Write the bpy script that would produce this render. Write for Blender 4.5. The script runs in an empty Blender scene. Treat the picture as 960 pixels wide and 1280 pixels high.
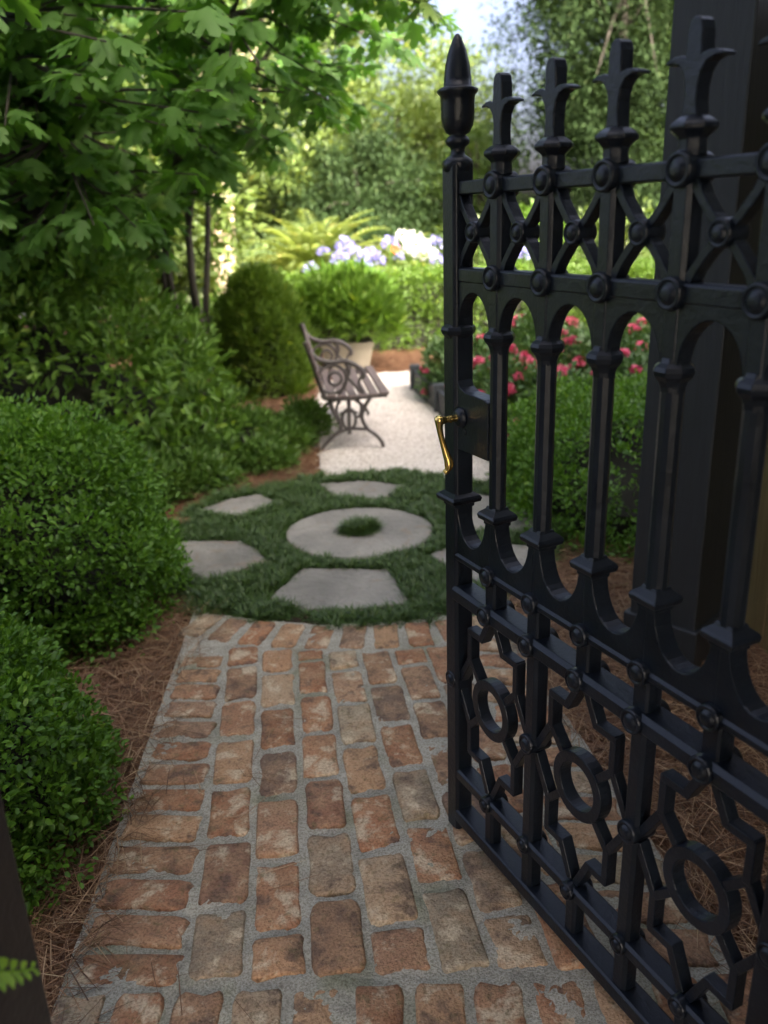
import bpy, bmesh, math, random
import numpy as np
from mathutils import Vector, Matrix

S = bpy.context.scene
C = S.collection
R = math.radians

# ------------------------------------------------------------------ camera
CAM_H = 1.4
PITCH = math.atan(.353); ROLL = R(2.0)
cam_d = bpy.data.cameras.new('camera'); cam = bpy.data.objects.new('camera', cam_d); C.objects.link(cam)
cp, sp = math.cos(PITCH), math.sin(PITCH); cr, sr = math.cos(ROLL), math.sin(ROLL)
Rt = Vector((1, 0, 0)); Up = Vector((0, sp, cp)); Fw = Vector((0, cp, -sp))
X = Rt*cr - Up*sr; Y = Rt*sr + Up*cr
M = Matrix((X, Y, -Fw)).transposed().to_4x4(); M.translation = (0, 0, CAM_H)
cam.matrix_world = M
cam_d.sensor_fit = 'VERTICAL'; cam_d.sensor_height = 36; cam_d.lens = 1050/1280*36
cam_d.clip_start = .05; cam_d.clip_end = 600
cam_d.dof.use_dof = True; cam_d.dof.focus_distance = 1.70; cam_d.dof.aperture_fstop = 3.0
S.camera = cam

# ------------------------------------------------------------------ light
SUN_EL = R(34); SUN_AZ = R(150)     # azimuth clockwise from +y: behind the camera, to the right
world = bpy.data.worlds.new('World'); S.world = world; world.use_nodes = True
wn = world.node_tree
bg = wn.nodes['Background']
sky = wn.nodes.new('ShaderNodeTexSky'); sky.sky_type = 'NISHITA'; sky.sun_disc = False
sky.sun_elevation = SUN_EL; sky.sun_rotation = SUN_AZ
sky.air_density = .3; sky.dust_density = 10.0; sky.ozone_density = 0.0
wn.links.new(sky.outputs[0], bg.inputs[0]); bg.inputs[1].default_value = .15
sd = bpy.data.lights.new('sun', 'SUN'); sd.energy = 2.15; sd.angle = R(.6); sd.color = (1, .93, .80)
so = bpy.data.objects.new('sun', sd); C.objects.link(so)
tosun = Vector((math.sin(SUN_AZ)*math.cos(SUN_EL), math.cos(SUN_AZ)*math.cos(SUN_EL), math.sin(SUN_EL)))
so.rotation_euler = tosun.to_track_quat('Z', 'Y').to_euler(); so.location = tosun*40
vs = S.view_settings
vs.view_transform = 'Standard'; vs.look = 'None'; vs.gamma = 1; vs.use_curve_mapping = False
vs.exposure = 3.08
S.render.engine = 'CYCLES'
S.cycles.use_denoising = True
S.cycles.max_bounces = 8; S.cycles.diffuse_bounces = 3; S.cycles.glossy_bounces = 3
S.cycles.transmission_bounces = 4; S.cycles.transparent_max_bounces = 4

rng = np.random.default_rng(7)
random.seed(7)

# ------------------------------------------------------------------ helpers
def tag(o, label=None, cat=None, group=None, kind=None):
    for k, v in (('label', label), ('category', cat), ('group', group), ('kind', kind)):
        if v: o[k] = v
    return o

def link(name, me, mat=None, parent=None):
    o = bpy.data.objects.new(name, me); C.objects.link(o)
    if mat is not None and len(me.materials) == 0: me.materials.append(mat)
    if parent is not None: o.parent = parent
    return o

def empty(name, loc=(0, 0, 0), rz=0, label=None, cat=None, group=None, kind=None):
    o = bpy.data.objects.new(name, None); C.objects.link(o)
    o.location = loc; o.rotation_euler = (0, 0, rz); o.empty_display_size = .1
    return tag(o, label, cat, group, kind)

class MB:
    def __init__(s): s.v = []; s.f = []
    def add(s, vs, fs):
        b = len(s.v); s.v += [tuple(p) for p in vs]; s.f += [tuple(i+b for i in f) for f in fs]; return s
    def box(s, c, d, m=None):
        hx, hy, hz = d[0]/2, d[1]/2, d[2]/2
        vs = [Vector((x*hx, y*hy, z*hz)) for x in (-1, 1) for y in (-1, 1) for z in (-1, 1)]
        if m is not None: vs = [m @ p for p in vs]
        vs = [p+Vector(c) for p in vs]
        return s.add(vs, [(0, 1, 3, 2), (4, 6, 7, 5), (0, 4, 5, 1), (2, 3, 7, 6), (0, 2, 6, 4), (1, 5, 7, 3)])
    def prism(s, poly, y0, y1):
        # polygon in (x,z), extruded along y
        n = len(poly)
        vs = [(x, y0, z) for x, z in poly]+[(x, y1, z) for x, z in poly]
        fs = [tuple(range(n)), tuple(range(2*n-1, n-1, -1))]
        fs += [(i, i+n, (i+1) % n+n, (i+1) % n) for i in range(n)]
        return s.add(vs, fs)
    def slab(s, poly, z0, z1):
        n = len(poly)
        vs = [(x, y, z0) for x, y in poly]+[(x, y, z1) for x, y in poly]
        fs = [tuple(range(n-1, -1, -1)), tuple(range(n, 2*n))]
        fs += [(i, (i+1) % n, (i+1) % n+n, i+n) for i in range(n)]
        return s.add(vs, fs)
    def lathe(s, prof, c=(0, 0, 0), n=16, axis='z', sq=False):
        # prof: (radius, height) pairs
        rows = []
        for r, z in prof:
            row = []
            for k in range(n):
                a = 2*math.pi*(k+.5)/n
                q = r/max(abs(math.cos(a)), abs(math.sin(a))) if sq else r
                if axis == 'z': p = (c[0]+q*math.cos(a), c[1]+q*math.sin(a), c[2]+z)
                elif axis == 'y': p = (c[0]+q*math.cos(a), c[1]+z, c[2]+q*math.sin(a))
                row.append(p)
            rows.append(row)
        vs = [p for r in rows for p in r]; fs = []
        for i in range(len(rows)-1):
            for k in range(n):
                q = (k+1) % n
                f = (i*n+k, i*n+q, (i+1)*n+q, (i+1)*n+k)
                fs.append(f if axis == 'z' else f[::-1])
        fs.append(tuple(range(n-1, -1, -1)) if axis == 'z' else tuple(range(n)))
        e = (len(rows)-1)*n
        fs.append(tuple(range(e, e+n)) if axis == 'z' else tuple(range(e+n-1, e-1, -1)))
        return s.add(vs, fs)
    def tube(s, pts, rad, n=8, closed=False):
        pts = [Vector(p) for p in pts]; m = len(pts)
        if not hasattr(rad, '__len__'): rad = [rad]*m
        up = Vector((0.137, .31, .94)).normalized(); vs = []; fs = []
        prev = None
        for i, p in enumerate(pts):
            a = pts[(i-1) % m] if (closed or i > 0) else p
            b = pts[(i+1) % m] if (closed or i < m-1) else p
            t = (b-a)
            t = t.normalized() if t.length > 1e-9 else Vector((0, 0, 1))
            u = prev if prev is not None else (up if abs(t.dot(up)) < .9 else Vector((1, 0, 0)))
            u = (u - t*u.dot(t)).normalized(); prev = u; w = t.cross(u)
            for k in range(n):
                an = 2*math.pi*k/n
                vs.append(p+(u*math.cos(an)+w*math.sin(an))*rad[i])
        for i in range(m if closed else m-1):
            j = (i+1) % m
            for k in range(n):
                q = (k+1) % n
                fs.append((i*n+k, i*n+q, j*n+q, j*n+k))
        if not closed:
            fs.append(tuple(range(n-1, -1, -1))); fs.append(tuple(range((m-1)*n, m*n)))
        return s.add(vs, fs)
    def mesh(s, name, smooth=False):
        me = bpy.data.meshes.new(name); me.from_pydata(s.v, [], s.f); me.update()
        if smooth: me.shade_smooth()
        return me
    def build(s, name, mat, parent=None, smooth=False, bevel=0, seg=2):
        o = link(name, s.mesh(name, smooth), mat, parent)
        if bevel:
            md = o.modifiers.new('bevel', 'BEVEL'); md.width = bevel; md.segments = seg; md.limit_method = 'ANGLE'; md.angle_limit = R(35)
        return o

def spline(pts, n=6):
    # Catmull-Rom
    P = [Vector(p) for p in pts]; P = [P[0]*2-P[1]]+P+[P[-1]*2-P[-2]]
    out = []
    for i in range(1, len(P)-2):
        for k in range(n):
            t = k/n
            out.append(.5*((2*P[i])+(P[i+1]-P[i-1])*t+(2*P[i-1]-5*P[i]+4*P[i+1]-P[i+2])*t*t+(-P[i-1]+3*P[i]-3*P[i+1]+P[i+2])*t**3))
    out.append(P[-2]); return out

# ------------------------------------------------------------------ materials
class NT:
    def __init__(s, name):
        s.m = bpy.data.materials.new(name); s.m.use_nodes = True; s.t = s.m.node_tree
        s.b = s.t.nodes['Principled BSDF']; s.out = s.t.nodes['Material Output']
    def n(s, typ, **kw):
        nd = s.t.nodes.new(typ)
        for k, v in kw.items():
            if k.startswith('i_'):
                nd.inputs[int(k[2:]) if k[2:].isdigit() else k[2:].replace('_', ' ')].default_value = v
            else: setattr(nd, k, v)
        return nd
    def l(s, a, b): s.t.links.new(a, b)
    def ramp(s, fac, stops, interp='LINEAR'):
        r = s.n('ShaderNodeValToRGB'); e = r.color_ramp.elements; r.color_ramp.interpolation = interp
        while len(e) < len(stops): e.new(.5)
        for i, (p, c) in enumerate(stops):
            e[i].position = p; e[i].color = (*c, 1) if len(c) == 3 else c
        s.l(fac, r.inputs[0]); return r.outputs[0]
    def noise(s, scale, detail=4, rough=.55, vec=None, dist=0):
        nd = s.n('ShaderNodeTexNoise'); nd.inputs['Scale'].default_value = scale; nd.inputs['Detail'].default_value = detail
        nd.inputs['Roughness'].default_value = rough; nd.inputs['Distortion'].default_value = dist
        if vec is not None: s.l(vec, nd.inputs['Vector'])
        return nd.outputs[0]
    def mix(s, fac, a, b, typ='MIX'):
        nd = s.n('ShaderNodeMix', data_type='RGBA', blend_type=typ)
        for i, v in ((0, fac), (6, a), (7, b)):
            if isinstance(v, (int, float)): nd.inputs[i].default_value = v
            elif isinstance(v, tuple): nd.inputs[i].default_value = (*v, 1)
            else: s.l(v, nd.inputs[i])
        return nd.outputs[2]
    def math(s, op, a, b=None):
        nd = s.n('ShaderNodeMath', operation=op)
        for i, v in ((0, a), (1, b)):
            if v is None: continue
            if isinstance(v, (int, float)): nd.inputs[i].default_value = v
            else: s.l(v, nd.inputs[i])
        return nd.outputs[0]
    def bump(s, h, strength=.3, dist=.01):
        b = s.n('ShaderNodeBump'); b.inputs['Strength'].default_value = strength; b.inputs['Distance'].default_value = dist
        s.l(h, b.inputs['Height']); s.l(b.outputs[0], s.b.inputs['Normal']); return b
    def coord(s, which='Object'):
        return s.n('ShaderNodeTexCoord').outputs[which]
    def set(s, **kw):
        for k, v in kw.items():
            k = k.replace('_', ' ')
            if isinstance(v, (int, float)): s.b.inputs[k].default_value = v
            elif isinstance(v, tuple): s.b.inputs[k].default_value = (*v, 1)
            else: s.l(v, s.b.inputs[k])

def leaf_mat(name, dark, light, trans=.3, rough=.45, spec=.4, tint=(1.25, 1.2, .5)):
    t = NT(name)
    at = t.n('ShaderNodeAttribute', attribute_name='rnd')
    col = t.ramp(at.outputs['Fac'], [(0, dark), (.6, tuple((a+b)/2 for a, b in zip(dark, light))), (.96, light), (1, (min(light[0]*1.8, .8), min(light[1]*1.3, .8), light[2]*1.5))])
    nz = t.noise(3.0, 2, .5, t.coord('Object'))
    col = t.mix(t.math('MULTIPLY', nz, .35), col, tuple(x*1.6 for x in light), 'MIX')
    t.set(Base_Color=col, Roughness=rough, Specular_IOR_Level=spec)
    tr = t.n('ShaderNodeBsdfTranslucent')
    tc = t.mix(1.0, col, tint, 'MULTIPLY'); t.l(tc, tr.inputs[0])
    mx = t.n('ShaderNodeMixShader'); mx.inputs[0].default_value = trans
    t.l(t.b.outputs[0], mx.inputs[1]); t.l(tr.outputs[0], mx.inputs[2]); t.l(mx.outputs[0], t.out.inputs[0])
    return t.m

MT = {}
MT['boxwood'] = leaf_mat('boxwood_leaf', (.038, .104, .010), (.122, .26, .030), .32, .42, .35)
MT['hedge'] = leaf_mat('hedge_leaf', (.036, .078, .008), (.092, .165, .016), .3)
MT['shrub'] = leaf_mat('glossy_shrub_leaf', (.055, .130, .018), (.165, .30, .05), .34, .45, .35)
MT['upright'] = leaf_mat('upright_shrub_leaf', (.06, .125, .014), (.14, .235, .03), .35)
MT['low'] = leaf_mat('low_shrub_leaf', (.05, .115, .02), (.12, .22, .045), .35)
MT['fig'] = leaf_mat('fig_leaf', (.065, .150, .034), (.135, .265, .062), .48, .5, .3, (1.2, 1.35, .45))
MT['mondo'] = leaf_mat('mondo_grass_blade', (.026, .056, .014), (.085, .15, .04), .2, .42, .4)
MT['dark_tree'] = leaf_mat('evergreen_leaf', (.010, .024, .007), (.035, .062, .02), .2, .6, .15)
MT['light_tree'] = leaf_mat('pale_tree_leaf', (.06, .10, .022), (.13, .185, .045), .4)
MT['mid_tree'] = leaf_mat('garden_tree_leaf', (.035, .07, .015), (.09, .15, .03), .35)
MT['cedar'] = leaf_mat('cedar_leaf', (.008, .020, .006), (.030, .052, .017), .15, .7, .1)  # leaf colour darkened to stand in for shade on the cedar
MT['palm'] = leaf_mat('palm_leaf', (.13, .19, .05), (.26, .32, .12), .4)
MT['planterplant'] = leaf_mat('planter_shrub_leaf', (.055, .125, .014), (.125, .235, .028), .35)
MT['rose_leaf'] = leaf_mat('rose_leaf', (.035, .085, .025), (.085, .16, .05), .3)
MT['strap'] = leaf_mat('strap_leaf', (.05, .11, .02), (.11, .19, .04), .3)
MT['fern'] = leaf_mat('fern_leaf', (.20, .36, .03), (.32, .52, .06), .45)

def petal(name, col, col2, trans=.35):
    return leaf_mat(name, col, col2, trans, .6, .2, (1, 1, 1))
MT['rose'] = petal('rose_petal', (.52, .055, .14), (.72, .20, .30))
MT['lilac'] = petal('lilac_petal', (.20, .19, .52), (.36, .34, .66))
MT['white_flower'] = petal('white_petal', (.62, .63, .60), (.74, .74, .71))
MT['orange_flower'] = petal('orange_petal', (.75, .13, .05), (.85, .22, .10))

def bark(name, a, b):
    t = NT(name); v = t.coord('Object')
    mp = t.n('ShaderNodeMapping'); mp.inputs['Scale'].default_value = (1, 1, .2); t.l(v, mp.inputs[0])
    nz = t.noise(40, 5, .6, mp.outputs[0]); t.set(Base_Color=t.ramp(nz, [(.3, a), (.7, b)]), Roughness=.85)
    t.bump(nz, .5, .01); return t.m
MT['bark'] = bark('grey_bark', (.032, .027, .02), (.075, .065, .05))
MT['pale_bark'] = bark('pale_bark', (.38, .30, .19), (.55, .46, .32))
MT['twig_shade'] = bark('twig_shade_brown', (.008, .008, .004), (.018, .016, .008))  # near-black: real stems, and solid cores that paint shade into foliage gaps

def iron():
    t = NT('black_iron_paint'); v = t.coord('Object')
    nz = t.noise(70, 5, .6, v); n2 = t.noise(9, 4, .6, v)
    t.set(Base_Color=t.ramp(n2, [(.3, (.0035, .0056, .0095)), (.75, (.0070, .0112, .0185))]), Specular_IOR_Level=.36)  # black-blue paint, its blue raised to stand in for the sky's sheen
    t.set(Roughness=t.ramp(n2, [(.25, (.27,)*3), (.75, (.42,)*3)]))
    t.bump(t.math('ADD', nz, t.math('MULTIPLY', t.noise(260, 2, .5, v), .4)), .28, .004); return t.m
MT['iron'] = iron()

def brass():
    t = NT('polished_brass'); v = t.coord('Object')
    nz = t.noise(60, 3, .5, v)
    t.set(Base_Color=t.ramp(nz, [(.3, (.85, .56, .14)), (.8, (.95, .70, .26))]), Metallic=1.0, Roughness=.17); return t.m
MT['brass'] = brass()

def brick_mat():
    t = NT('handmade_brick'); o = t.n('ShaderNodeObjectInfo'); v = t.n('ShaderNodeNewGeometry').outputs['Position']
    off = t.n('ShaderNodeVectorMath', operation='SCALE'); off.inputs[0].default_value = (13.7, 7.1, 3.3)
    t.l(o.outputs['Random'], off.inputs['Scale'])
    off2 = t.n('ShaderNodeVectorMath', operation='ADD'); t.l(v, off2.inputs[0]); t.l(off.outputs[0], off2.inputs[1])
    p = off2.outputs[0]
    base = t.ramp(o.outputs['Random'], [(0, (.24, .115, .06)), (.14, (.36, .175, .09)), (.28, (.43, .27, .15)), (.40, (.25, .15, .09)),
                  (.52, (.38, .19, .10)), (.63, (.20, .165, .12)), (.72, (.43, .32, .20)), (.82, (.31, .145, .08)), (.90, (.15, .12, .09)), (1, (.46, .38, .25))])
    n1 = t.noise(17, 5, .6, p, .2); n2 = t.noise(13, 5, .62, p, .3); n3 = t.noise(160, 4, .65, p); n4 = t.noise(38, 5, .65, p, .2)
    col = t.mix(t.ramp(n1, [(.42, (0, 0, 0)), (.72, (.75, .75, .75))]), base, (.43, .28, .16))
    col = t.mix(t.ramp(n2, [(.36, (.75,)*3), (.46, (0, 0, 0))]), col, (.105, .072, .055))
    # worn limewash patches
    col = t.mix(t.ramp(n2, [(.545, (0, 0, 0)), (.64, (.8,)*3)]), col, (.58, .49, .34))
    col = t.mix(t.ramp(n4, [(.57, (0, 0, 0)), (.68, (.6,)*3)]), col, (.15, .125, .055))
    col = t.mix(t.ramp(n4, [(.30, (.55,)*3), (.40, (0, 0, 0))]), col, (.50, .41, .27))
    col = t.mix(t.ramp(n3, [(.35, (.8,)*3), (.55, (0, 0, 0))]), col, t.mix(1.0, col, (.45, .42, .38), 'MULTIPLY'))
    hs_ = t.n('ShaderNodeHueSaturation'); hs_.inputs['Saturation'].default_value = 1.0; hs_.inputs['Value'].default_value = 1.10; t.l(col, hs_.inputs['Color'])
    t.set(Base_Color=hs_.outputs[0], Roughness=.82, Specular_IOR_Level=.35)
    t.bump(t.math('ADD', t.math('MULTIPLY', n4, 1.4), t.math('ADD', n3, t.math('MULTIPLY', t.noise(240, 2, .5, p), .5))), .75, .006)
    return t.m
MT['brick'] = brick_mat()

def mortar_mat():
    t = NT('lime_mortar'); v = t.coord('Object')
    n1 = t.noise(11, 6, .65, v); n2 = t.noise(210, 4, .7, v); n3 = t.noise(5.5, 5, .6, v)
    col = t.ramp(n1, [(.3, (.36, .35, .285)), (.7, (.60, .585, .49))])
    col = t.mix(t.ramp(n3, [(.52, (0, 0, 0)), (.68, (.7,)*3)]), col, (.17, .19, .08))
    col = t.mix(t.ramp(n2, [(.38, (.85,)*3), (.58, (0, 0, 0))]), col, t.mix(1.0, col, (.42, .40, .36), 'MULTIPLY'))
    t.set(Base_Color=col, Roughness=.92); t.bump(t.math('ADD', n2, n1), .9, .008); return t.m
MT['mortar'] = mortar_mat()

def stone_mat():
    t = NT('bluestone'); o = t.n('ShaderNodeObjectInfo'); v = t.coord('Object')
    n1 = t.noise(3.2, 5, .6, v, .6); n2 = t.noise(55, 4, .6, v); n3 = t.noise(7, 4, .6, v, 1.2)
    col = t.ramp(n1, [(.28, (.16, .155, .135)), (.5, (.25, .24, .21)), (.72, (.36, .34, .29))])
    col = t.mix(t.ramp(n3, [(.58, (0, 0, 0)), (.72, (.55,)*3)]), col, (.24, .155, .085))
    col = t.mix(t.math('MULTIPLY', n2, .4), col, t.mix(1.0, col, (.6, .6, .6), 'MULTIPLY'))
    t.set(Base_Color=col, Roughness=.75); vo = t.n('ShaderNodeTexVoronoi'); vo.inputs['Scale'].default_value = 26; t.l(v, vo.inputs['Vector'])
    col = t.mix(t.ramp(vo.outputs['Distance'], [(.10, (.5,)*3), (.18, (0, 0, 0))]), col, (.10, .10, .075)); t.set(Base_Color=col)
    t.bump(t.math('ADD', n2, t.math('MULTIPLY', n3, 2.0)), .7, .008); return t.m
MT['stone'] = stone_mat()

def ground_mat(name, cols, scale, bstr=.6, bd=.02, fine=80):
    t = NT(name); v = t.coord('Object')
    n1 = t.noise(scale, 6, .65, v, .5); n2 = t.noise(fine, 4, .7, v)
    col = t.ramp(n1, cols); col = t.mix(n2, t.mix(1.0, col, (.45, .42, .4), 'MULTIPLY'), col)
    t.set(Base_Color=col, Roughness=.95, Specular_IOR_Level=.2); t.bump(t.math('ADD', n1, n2), bstr, bd); return t.m
MT['mulch'] = ground_mat('pine_mulch', [(.3, (.11, .052, .028)), (.55, (.21, .105, .055)), (.75, (.30, .17, .095))], 14)
MT['soil'] = ground_mat('dark_soil', [(.3, (.03, .02, .012)), (.7, (.075, .05, .03))], 10)
MT['lawn'] = ground_mat('far_lawn', [(.3, (.035, .07, .015)), (.7, (.09, .14, .03))], 1.5)
MT['concrete'] = ground_mat('pavement_concrete', [(.3, (.25, .24, .22)), (.7, (.36, .34, .31))], 5, .3, .005)
def gravel_mat():
    t = NT('pale_gravel'); v = t.coord('Object')
    vo = t.n('ShaderNodeTexVoronoi'); vo.inputs['Scale'].default_value = 95; t.l(v, vo.inputs['Vector'])
    n1 = t.noise(2.2, 4, .6, v)
    col = t.ramp(vo.outputs['Color'], [(0, (.40, .36, .31)), (.5, (.60, .56, .50)), (1, (.72, .69, .64))])
    col = t.mix(t.ramp(n1, [(.4, (0, 0, 0)), (.75, (.5,)*3)]), col, (.48, .42, .35))
    t.set(Base_Color=col, Roughness=.9); t.bump(vo.outputs['Distance'], .8, .01).invert = True; return t.m
MT['gravel'] = gravel_mat()
def pebble_mat():
    t = NT('pale_pebble'); at = t.n('ShaderNodeAttribute', attribute_name='rnd')
    t.set(Base_Color=t.ramp(at.outputs['Fac'], [(0, (.38, .34, .29)), (.4, (.58, .54, .48)), (1, (.74, .71, .66))]), Roughness=.85); return t.m
MT['pebble'] = pebble_mat()
def straw_mat():
    t = NT('pine_straw_needle'); at = t.n('ShaderNodeAttribute', attribute_name='rnd')
    t.set(Base_Color=t.ramp(at.outputs['Fac'], [(0, (.07, .038, .02)), (.4, (.17, .088, .042)), (.8, (.32, .185, .095)), (1, (.48, .34, .19))]), Roughness=.7); return t.m
MT['straw'] = straw_mat()
def wood(name, a, b, sc=(1, 14, 14), rough=.7):
    t = NT(name); v = t.coord('Object')
    mp = t.n('ShaderNodeMapping'); mp.inputs['Scale'].default_value = sc; t.l(v, mp.inputs[0])
    nz = t.noise(6, 6, .65, mp.outputs[0], .5); t.set(Base_Color=t.ramp(nz, [(.3, a), (.7, b)]), Roughness=rough)
    t.bump(nz, .35, .004); return t.m
MT['bench_wood'] = wood('weathered_bench_slat', (.12, .092, .085), (.20, .16, .15), (14, 1, 14))
MT['bench_iron'] = wood('weathered_bench_iron', (.05, .043, .04), (.11, .098, .092), (8, 8, 8), .5)
MT['fence_wood'] = wood('tan_fence_board', (.17, .125, .06), (.27, .21, .11), (14, 14, 1))
MT['black_wood'] = wood('black_painted_timber', (.010, .013, .015), (.018, .022, .025), (14, 14, 1), .5)
MT['bed_timber'] = wood('dark_bed_timber', (.022, .028, .034), (.05, .058, .065), (10, 10, 2), .6)
def plaster(name, a, b):
    t = NT(name); v = t.coord('Object'); n1 = t.noise(2, 5, .6, v); n2 = t.noise(60, 3, .6, v)
    t.set(Base_Color=t.ramp(n1, [(.3, a), (.7, b)]), Roughness=.85); t.bump(n2, .2, .005); return t.m
MT['white_wall'] = plaster('white_stucco', (.70, .68, .62), (.80, .78, .74))
MT['planter'] = plaster('cream_planter', (.36, .33, .25), (.46, .42, .33))
MT['shade_house_wall'] = plaster('grey_render', (.26, .26, .25), (.33, .33, .32))
MT['roof'] = plaster('slate_roof', (.08, .08, .085), (.13, .13, .14))
def glass():
    t = NT('window_glass'); t.set(Base_Color=(.03, .04, .05), Roughness=.05, Specular_IOR_Level=.8); return t.m
MT['glass'] = glass()

# ------------------------------------------------------------------ foliage engine (numpy)
def arr_mesh(name, V, F, rnd=None):
    """V (n,3) float, F (m,k) int constant polygon size"""
    me = bpy.data.meshes.new(name); n = len(V); m, k = F.shape
    me.vertices.add(n); me.vertices.foreach_set('co', np.asarray(V, np.float32).ravel())
    me.loops.add(m*k); me.loops.foreach_set('vertex_index', np.asarray(F, np.int32).ravel())
    me.polygons.add(m); me.polygons.foreach_set('loop_start', np.arange(0, m*k, k, dtype=np.int32))
    me.polygons.foreach_set('loop_total', np.full(m, k, np.int32))
    me.update(calc_edges=True)
    if rnd is not None:
        a = me.attributes.new('rnd', 'FLOAT', 'POINT'); a.data.foreach_set('value', np.asarray(rnd, np.float32))
    return me

def nrm(a): return a/np.maximum(np.linalg.norm(a, axis=1, keepdims=True), 1e-9)

T_QUAD = (np.array([(0, 0, 0), (.42, .5, .10), (1, 0, -.08), (.42, -.5, .10)], float), np.array([(0, 1, 2), (0, 2, 3)]))
T_OVAL = (np.array([(0, 0, 0), (.28, .44, .10), (.72, .42, .08), (1, 0, -.06), (.72, -.42, .08), (.28, -.44, .10)], float), np.array([(0, 1, 2, 3), (0, 3, 4, 5)]))
T_BLADE = (np.array([(0, -.5, 0), (0, .5, 0), (.38, -.45, .0), (.38, .45, .0), (.74, -.32, -.13), (.74, .32, -.13), (1, -.05, -.36), (1, .05, -.36)], float),
           np.array([(0, 2, 3, 1), (2, 4, 5, 3), (4, 6, 7, 5)]))
T_NEEDLE = (np.array([(0, -.5, 0), (0, .5, 0), (.5, -.5, .04), (.5, .5, .04), (1, -.2, 0), (1, .2, 0)], float), np.array([(0, 2, 3, 1), (2, 4, 5, 3)]))
_o = [(-.06, .14), (.05, .32), (.26, .42), (.30, .22), (.55, .52), (.76, .44), (.62, .19), (.86, .20)]; _m = [(0, 0), (.3, 0), (.6, 0), (1.05, 0)]
_fz = lambda x, y: -.30*abs(y)-.16*max(x, 0)**2
_fv = [(x, y, _fz(x, y)) for x, y in _m]+[(x, y, _fz(x, y)) for x, y in _o]+[(x, -y, _fz(x, y)) for x, y in _o]
def _side(b):
    m0, m1, m2, m3 = 0, 1, 2, 3; o = [b+i for i in range(8)]
    t = [(m0, o[1], o[0]), (m0, m1, o[1]), (m1, o[3], o[1]), (o[3], o[2], o[1]), (m1, m2, o[6]), (m1, o[6], o[3]), (o[3], o[6], o[4]), (o[6], o[5], o[4]), (m2, m3, o[7]), (m2, o[7], o[6])]
    return t
_ff = _side(4)+[(a, c, b) for a, b, c in _side(12)]
T_FIG = (np.array(_fv, float), np.array(_ff))

def leaves(P, A, N, L, W, tmpl):
    """returns V, F, rnd for leaves at P with axis A, normal N"""
    tv, tf = tmpl; n = len(P); A = nrm(A); N = nrm(N - A*np.sum(A*N, 1, keepdims=True)); B = np.cross(N, A)
    L = np.broadcast_to(np.asarray(L, float), (n,)); W = np.broadcast_to(np.asarray(W, float), (n,))
    V = (P[:, None, :]+A[:, None, :]*(tv[None, :, 0:1]*L[:, None, None])+B[:, None, :]*(tv[None, :, 1:2]*W[:, None, None])+N[:, None, :]*(tv[None, :, 2:3]*L[:, None, None]))
    F = tf[None]+(np.arange(n)*len(tv))[:, None, None]
    r = np.repeat(rng.random(n), len(tv))
    return V.reshape(-1, 3), F.reshape(-1, tf.shape[1]), r

def rdir(n): return nrm(rng.normal(size=(n, 3)))

def clumps(Ctr, Rad, per, L, asp, tmpl, out=1.0, up=.35, jit=.6, shell=.45, flat=1.0, squash=1.0):
    """leaves grouped on small lumps; Ctr (K,3) lump centres, Rad lump radius"""
    K = len(Ctr); Rad = np.broadcast_to(np.asarray(Rad, float), (K,))
    d = rdir(K*per); idx = np.repeat(np.arange(K), per)
    rr = Rad[idx]*(1-shell*rng.random(K*per)**1.5)
    P = Ctr[idx]+d*rr[:, None]*np.array([1, 1, squash])
    A = d*out+rdir(len(P))*jit+np.array([0, 0, up])
    N = d*.6+rdir(len(P))*.5+np.array([0, 0, flat])
    Ls = rng.uniform(L[0], L[1], len(P))
    return leaves(P, A, N, Ls, Ls*asp, tmpl)

def bump3(d, seed, k=3.0):
    g = np.random.default_rng(seed); s = np.zeros(len(d))
    for _ in range(7):
        w = g.normal(size=3)*k; s += np.sin(d@w+g.uniform(0, 6.3))
    return s/7

def super_surf(n, rad, expo, seed, zmin=-.15, amp=.08):
    """points + normals on a lumpy superellipsoid (half) of radii rad"""
    d = rdir(int(n*2.2)); d = d[d[:, 2] > zmin][:n]
    e = expo
    r = 1/np.power(np.sum(np.abs(d)**e, 1), 1/e)
    r = r*(1+amp*bump3(d, seed, 3.5)+amp*.6*bump3(d, seed+1, 9))
    return d*r[:, None]*np.array(rad), nrm(d/np.array(rad))

def core(name, rad, loc, mat, parent, s=.8, seed=0):  # solid dark filler; its colour stands in for shade between the leaves
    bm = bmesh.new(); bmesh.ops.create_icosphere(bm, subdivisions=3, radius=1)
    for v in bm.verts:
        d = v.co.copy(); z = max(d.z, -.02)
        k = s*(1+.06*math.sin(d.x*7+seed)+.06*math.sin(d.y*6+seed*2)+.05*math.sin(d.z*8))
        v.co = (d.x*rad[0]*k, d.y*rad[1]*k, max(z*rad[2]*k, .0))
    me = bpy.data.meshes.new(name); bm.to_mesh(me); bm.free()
    o = link(name, me, mat, parent); o.location = loc; return o

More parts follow.
